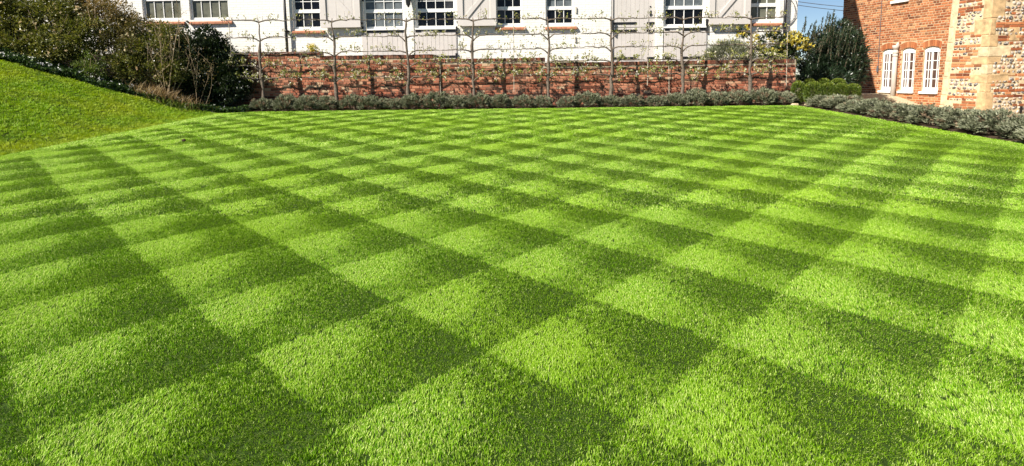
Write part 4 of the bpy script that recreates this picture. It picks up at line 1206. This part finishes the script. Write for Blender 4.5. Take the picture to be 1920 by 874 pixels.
while y > 7.6:
    s = g.uniform(.95, 1.22)
    lavender(8.20 + g.uniform(-.05, .05), y, (s*1.15, s*1.18, s*g.uniform(.64, .78)), g.randrange(4), '%s silvery lavender bush from the far end of the right hand hedge' % num[i], 'lavender along the gravel path', g.uniform(0, 6.28))
    y -= g.uniform(.55, .72); i += 1
# stray pale stones at the corner of the bed
for (px, py, sx), lab in (((1497, 198.5, .11), 'flat pale stone at the far right corner of the lawn'), ((1521, 200, .10), 'small pale stone under the first bush of the right hand hedge')):
    p = at(px, py, 15.1); mb = MB(); gg = random.Random(px); n = 8
    ringv = [[(sx*rr*math.cos(2*math.pi*k/n)*gg.uniform(.85, 1.15), sx*.6*rr*math.sin(2*math.pi*k/n)*gg.uniform(.85, 1.15), zz) for k in range(n)] for rr, zz in ((1, -.03), (1, .025), (.75, .05))]
    V = sum(ringv, []); Fs = [tuple(range(16, 24))] + [(a*8+k, a*8+(k+1) % 8, a*8+8+(k+1) % 8, a*8+8+k) for a in (0, 1) for k in range(8)]
    mb.add(V, Fs); o = mb.build('edging_stone', M['pale_stone']); o.location = (p.x, 15.28, float(lawn_z(p.x, 15.28)) + .01); tag(o, lab, 'stone', 'pale stones')

# ---- clipped box, yew, yellow shrub and grey shrub in the right corner
def box_ball(px0, px1, ptop, pbot, Y, seed, label):
    g = np.random.default_rng(seed); p = at((px0+px1)/2, pbot, Y); s = Y/FPX
    rx = (px1-px0)*s/2; h = (pbot-ptop)*s; zb = float(lawn_z(7.7, min(Y, 16.3)))
    top = at((px0+px1)/2, ptop, Y).z; h = top - zb
    n = 4200; d = unit(g.normal(size=(n, 3)))
    e = 2.6                                     # rounded block
    q = d/((np.abs(d)**e).sum(1)**(1/e))[:, None]
    q = q*(.84 + .16*g.random(n)[:, None]**.5)
    P = q*np.array([rx*.90, rx*.88, h/2]) + np.array([0, 0, h/2])
    D = d + g.normal(size=(n, 3))*.6 + np.array([0, 0, .3])
    rn = .15 + .45*g.random(n) + .38*np.clip((P[:, 2]/h - .75)*4, 0, 1)*g.random(n)  # yellower leaves near the top: sunlight put into the leaf colour
    o = obj('clipped_box', leaf_mesh('clipped_box', P, D, .036*(.7+.6*g.random(n)), .022, rn, M['box_leaf'], g)); o.location = (p.x, Y, zb)
    tag(o, label, 'bush', 'clipped box bushes')
    c = branch_tubes(g, (0, 0, 0), [(g.normal()*rx*.4, g.normal()*rx*.4, h*g.uniform(.5, .85)) for _ in range(8)], .012, 5); c.build('stems', M['wood_stem'], o, True)
for k, a in enumerate([(1482, 1509, 152, 195, 15.75, 'upright clipped box block at the left end of the box group'), (1506, 1541, 153, 197, 15.35, 'largest clipped box block in front of the box group'),
                       (1538, 1567, 155, 190, 16.3, 'clipped box dome between the large block and its right neighbour'), (1562, 1590, 156, 190, 16.6, 'clipped box dome in the middle of the front row'),
                       (1584, 1613, 157, 185, 16.8, 'clipped box dome at the right end of the box group'), (1503, 1530, 147.5, 180, 17.0, 'clipped box dome at the back left of the box group'),
                       (1528, 1557, 146.5, 180, 17.2, 'clipped box dome at the back centre of the box group'), (1554, 1586, 147, 180, 17.2, 'golden topped clipped box dome at the back right')]):
    box_ball(*a[:5], 300 + k, a[5])
def yew():
    g = np.random.default_rng(320); Y = 18.6
    p = at(1560, 175, Y); b = np.array([p.x, Y, .45]); o = empty('yew_tree', tuple(b)); tag(o, 'dark feathery yew filling the gap between the two houses', 'tree')
    bl = [blob(1558, 135, Y, 56, 46), blob(1568, 95, Y, 44, 40), blob(1530, 135, Y-.3, 34, 44), blob(1585, 140, Y-.3, 30, 40), blob(1572, 68, Y, 28, 30), blob(1540, 90, Y, 26, 30), blob(1598, 115, Y-.2, 24, 46), blob(1545, 150, Y-.6, 44, 24)]
    C, D, cid, r = crown_points(g, bl, 820, 46, .16, .5)
    D = D + np.array([.15, -.1, .55])
    ok = C[:, 2] > .5
    C, D = C[ok], D[ok]; n = len(C)
    rn = .2 + .55*g.random(n)*g.random(n) + .25*g.random(n); rn[g.random(n) < .03] = 1  # a few palest needles stand in for glints
    obj('foliage', blade_mesh('foliage', C - b, D, .11*(.6+.7*g.random(n)), .020, rn, M['yew_leaf'], g, .1), o)
    # feathery upright shoots
    SP, SD, SR = [], [], []
    sh = MB()
    tips = [(1506, 40, 62), (1511, 33, 62), (1516, 46, 66), (1528, 40, 70), (1541, 32, 66), (1546, 24, 62), (1552, 30, 62), (1558, 28, 60), (1566, 36, 66), (1573, 42, 70), (1580, 46, 76), (1588, 55, 82), (1594, 50, 84), (1535, 48, 72), (1562, 20, 55)]
    tips += [(g.uniform(1515, 1612), 0, 0) for _ in range(75)]
    for a, ty, by in tips:
        if ty == 0: by = g.uniform(75, 125) + max(0, a-1585)*1.2; ty = by - g.uniform(18, 38)
        q = at(a - 3, by, Y - g.uniform(.1, .9)); t = at(a + g.uniform(-2, 8), ty, q.y - .1)
        sh.tube([q - Vector(b), t - Vector(b)], [.009, .004], 4, cap=False)
        m = 60
        for _ in range(m):
            s = g.random(); c = q + (t-q)*s; SP.append(c - Vector(b)); dd = (t-q).normalized()*.9; SD.append(np.array(dd) + g.normal(size=3)*.45); SR.append(.55 + .5*g.random()*g.random() + (.35 if g.random() < .22 else 0))  # some needles extra pale: glints painted as needle colour
    sh.build('shoots', M['wood_stem'], o, True)
    obj('shoot_needles', blade_mesh('shoot_needles', np.array([tuple(v) for v in SP]), np.array(SD), .075, .015, np.array(SR), M['yew_leaf'], g, .05), o)
    mb = MB(); branch_tubes(g, (0, 0, -.2), [tuple(np.array(q[:3]) - b + np.array([0, 0, q[5]*.6])) for q in bl], .05, 7, .1, 6, mb); mb.build('trunk', M['bark'], o, True)
yew()
shrub('yellow_shrub', 'shrub covered with yellow flowers behind the right end of the wall', 'shrub', (at(1450, 110, 17.0).x, 17.0, 1.0),
      [blob(1450, 82, 17.0, 48, 26, .35), blob(1490, 88, 17.0, 34, 24, .35), blob(1392, 62, 17.1, 12, 12, .2), blob(1465, 108, 16.9, 44, 26, .35)], M['dark_leaf'], 330, 260, 26, (.06, .034), .12, 14, .010, flowers=('yellow_flower', 0, .06) if False else None)
def yellow_heads():
    g = np.random.default_rng(331); par = bpy.data.objects['yellow_shrub']; b = np.array(par.location)
    bl = [blob(1450, 78, 16.9, 50, 24, .4), blob(1488, 82, 16.9, 30, 22, .4), blob(1393, 60, 17.0, 13, 12, .25), blob(1500, 92, 16.9, 18, 12, .3)]
    C, D, _, _ = crown_points(g, bl, 190, 9, .05, .75); ok = C[:, 2] > at(1450, 96, 16.9).z; C, D = C[ok], D[ok]
    obj('flowers', leaf_mesh('flowers', C - b, D + np.array([0, -.5, .3]), .062*(.7+.6*g.random(len(C))), .046, g.random(len(C)), M['yellow_flower'], g, .3), par)
    bl = [blob(1440, 102, 16.6, 36, 14, .25), blob(1478, 112, 16.6, 24, 14, .25)]
    C, D, _, _ = crown_points(g, bl, 60, 7, .05, .5)
    obj('pale_leaves', leaf_mesh('pale_leaves', C - b, D + np.array([0, -.5, .3]), .06, .036, g.random(len(C)), M['espalier_leaf'], g, .3), par)
yellow_heads()
def grey_bush():
    g = np.random.default_rng(340); Y = 17.0; c = at(1368, 112, Y); n = 5200
    d = unit(g.normal(size=(n, 3))); d[:, 2] = np.abs(d[:, 2]); r = .5 + .5*g.random(n)**.5
    P = d*r[:, None]*np.array([.78, .5, .60]); D = d + np.array([0, 0, .6]) + g.normal(size=(n, 3))*.25
    o = obj('grey_bush', blade_mesh('grey_bush', P, D, .10*(.6+.7*g.random(n)), .014, .2+.6*g.random(n), M['lavender'], g, .05)); o.location = (c.x, Y, c.z - .04)
    tag(o, 'rounded grey leaved bush behind the wall below the right shutter', 'bush')
    branch_tubes(g, (0, 0, -.6), [(g.normal()*.4, g.normal()*.25, g.uniform(.1, .4)) for _ in range(12)], .012, 5).build('stems', M['wood_stem'], o, True)
grey_bush()
shrub('yellow_plant', 'small yellow leaved plant peeping over the wall below the third window', 'plant', (at(585, 97, 16.75).x, 16.75, 1.2),
      [blob(585, 90, 16.75, 9, 9, .15), blob(589, 100, 16.75, 10, 10, .15)], M['yellow_flower'], 350, 30, 12, (.06, .03), .06, 8, .006)
# small dark clod lying on the grass
p = at(345.5, 271.5, 9.75); mb = MB(); gg = random.Random(3); n = 7
V = []
for rr, zz in ((.7, 0), (1, .02), (.6, .045)):
    V += [(.035*rr*math.cos(2*math.pi*k/n)*gg.uniform(.8, 1.2), .03*rr*math.sin(2*math.pi*k/n)*gg.uniform(.8, 1.2), zz) for k in range(n)]
Fs = [tuple(range(14, 21))] + [(a*7+k, a*7+(k+1) % 7, a*7+7+(k+1) % 7, a*7+7+k) for a in (0, 1) for k in range(7)]
mb.add(V, Fs); o = mb.build('soil_clod', M['soil']); o.location = (p.x, p.y, float(lawn_z(p.x, p.y)) + .01); tag(o, 'small dark clod of soil lying on the left of the lawn', 'clod')
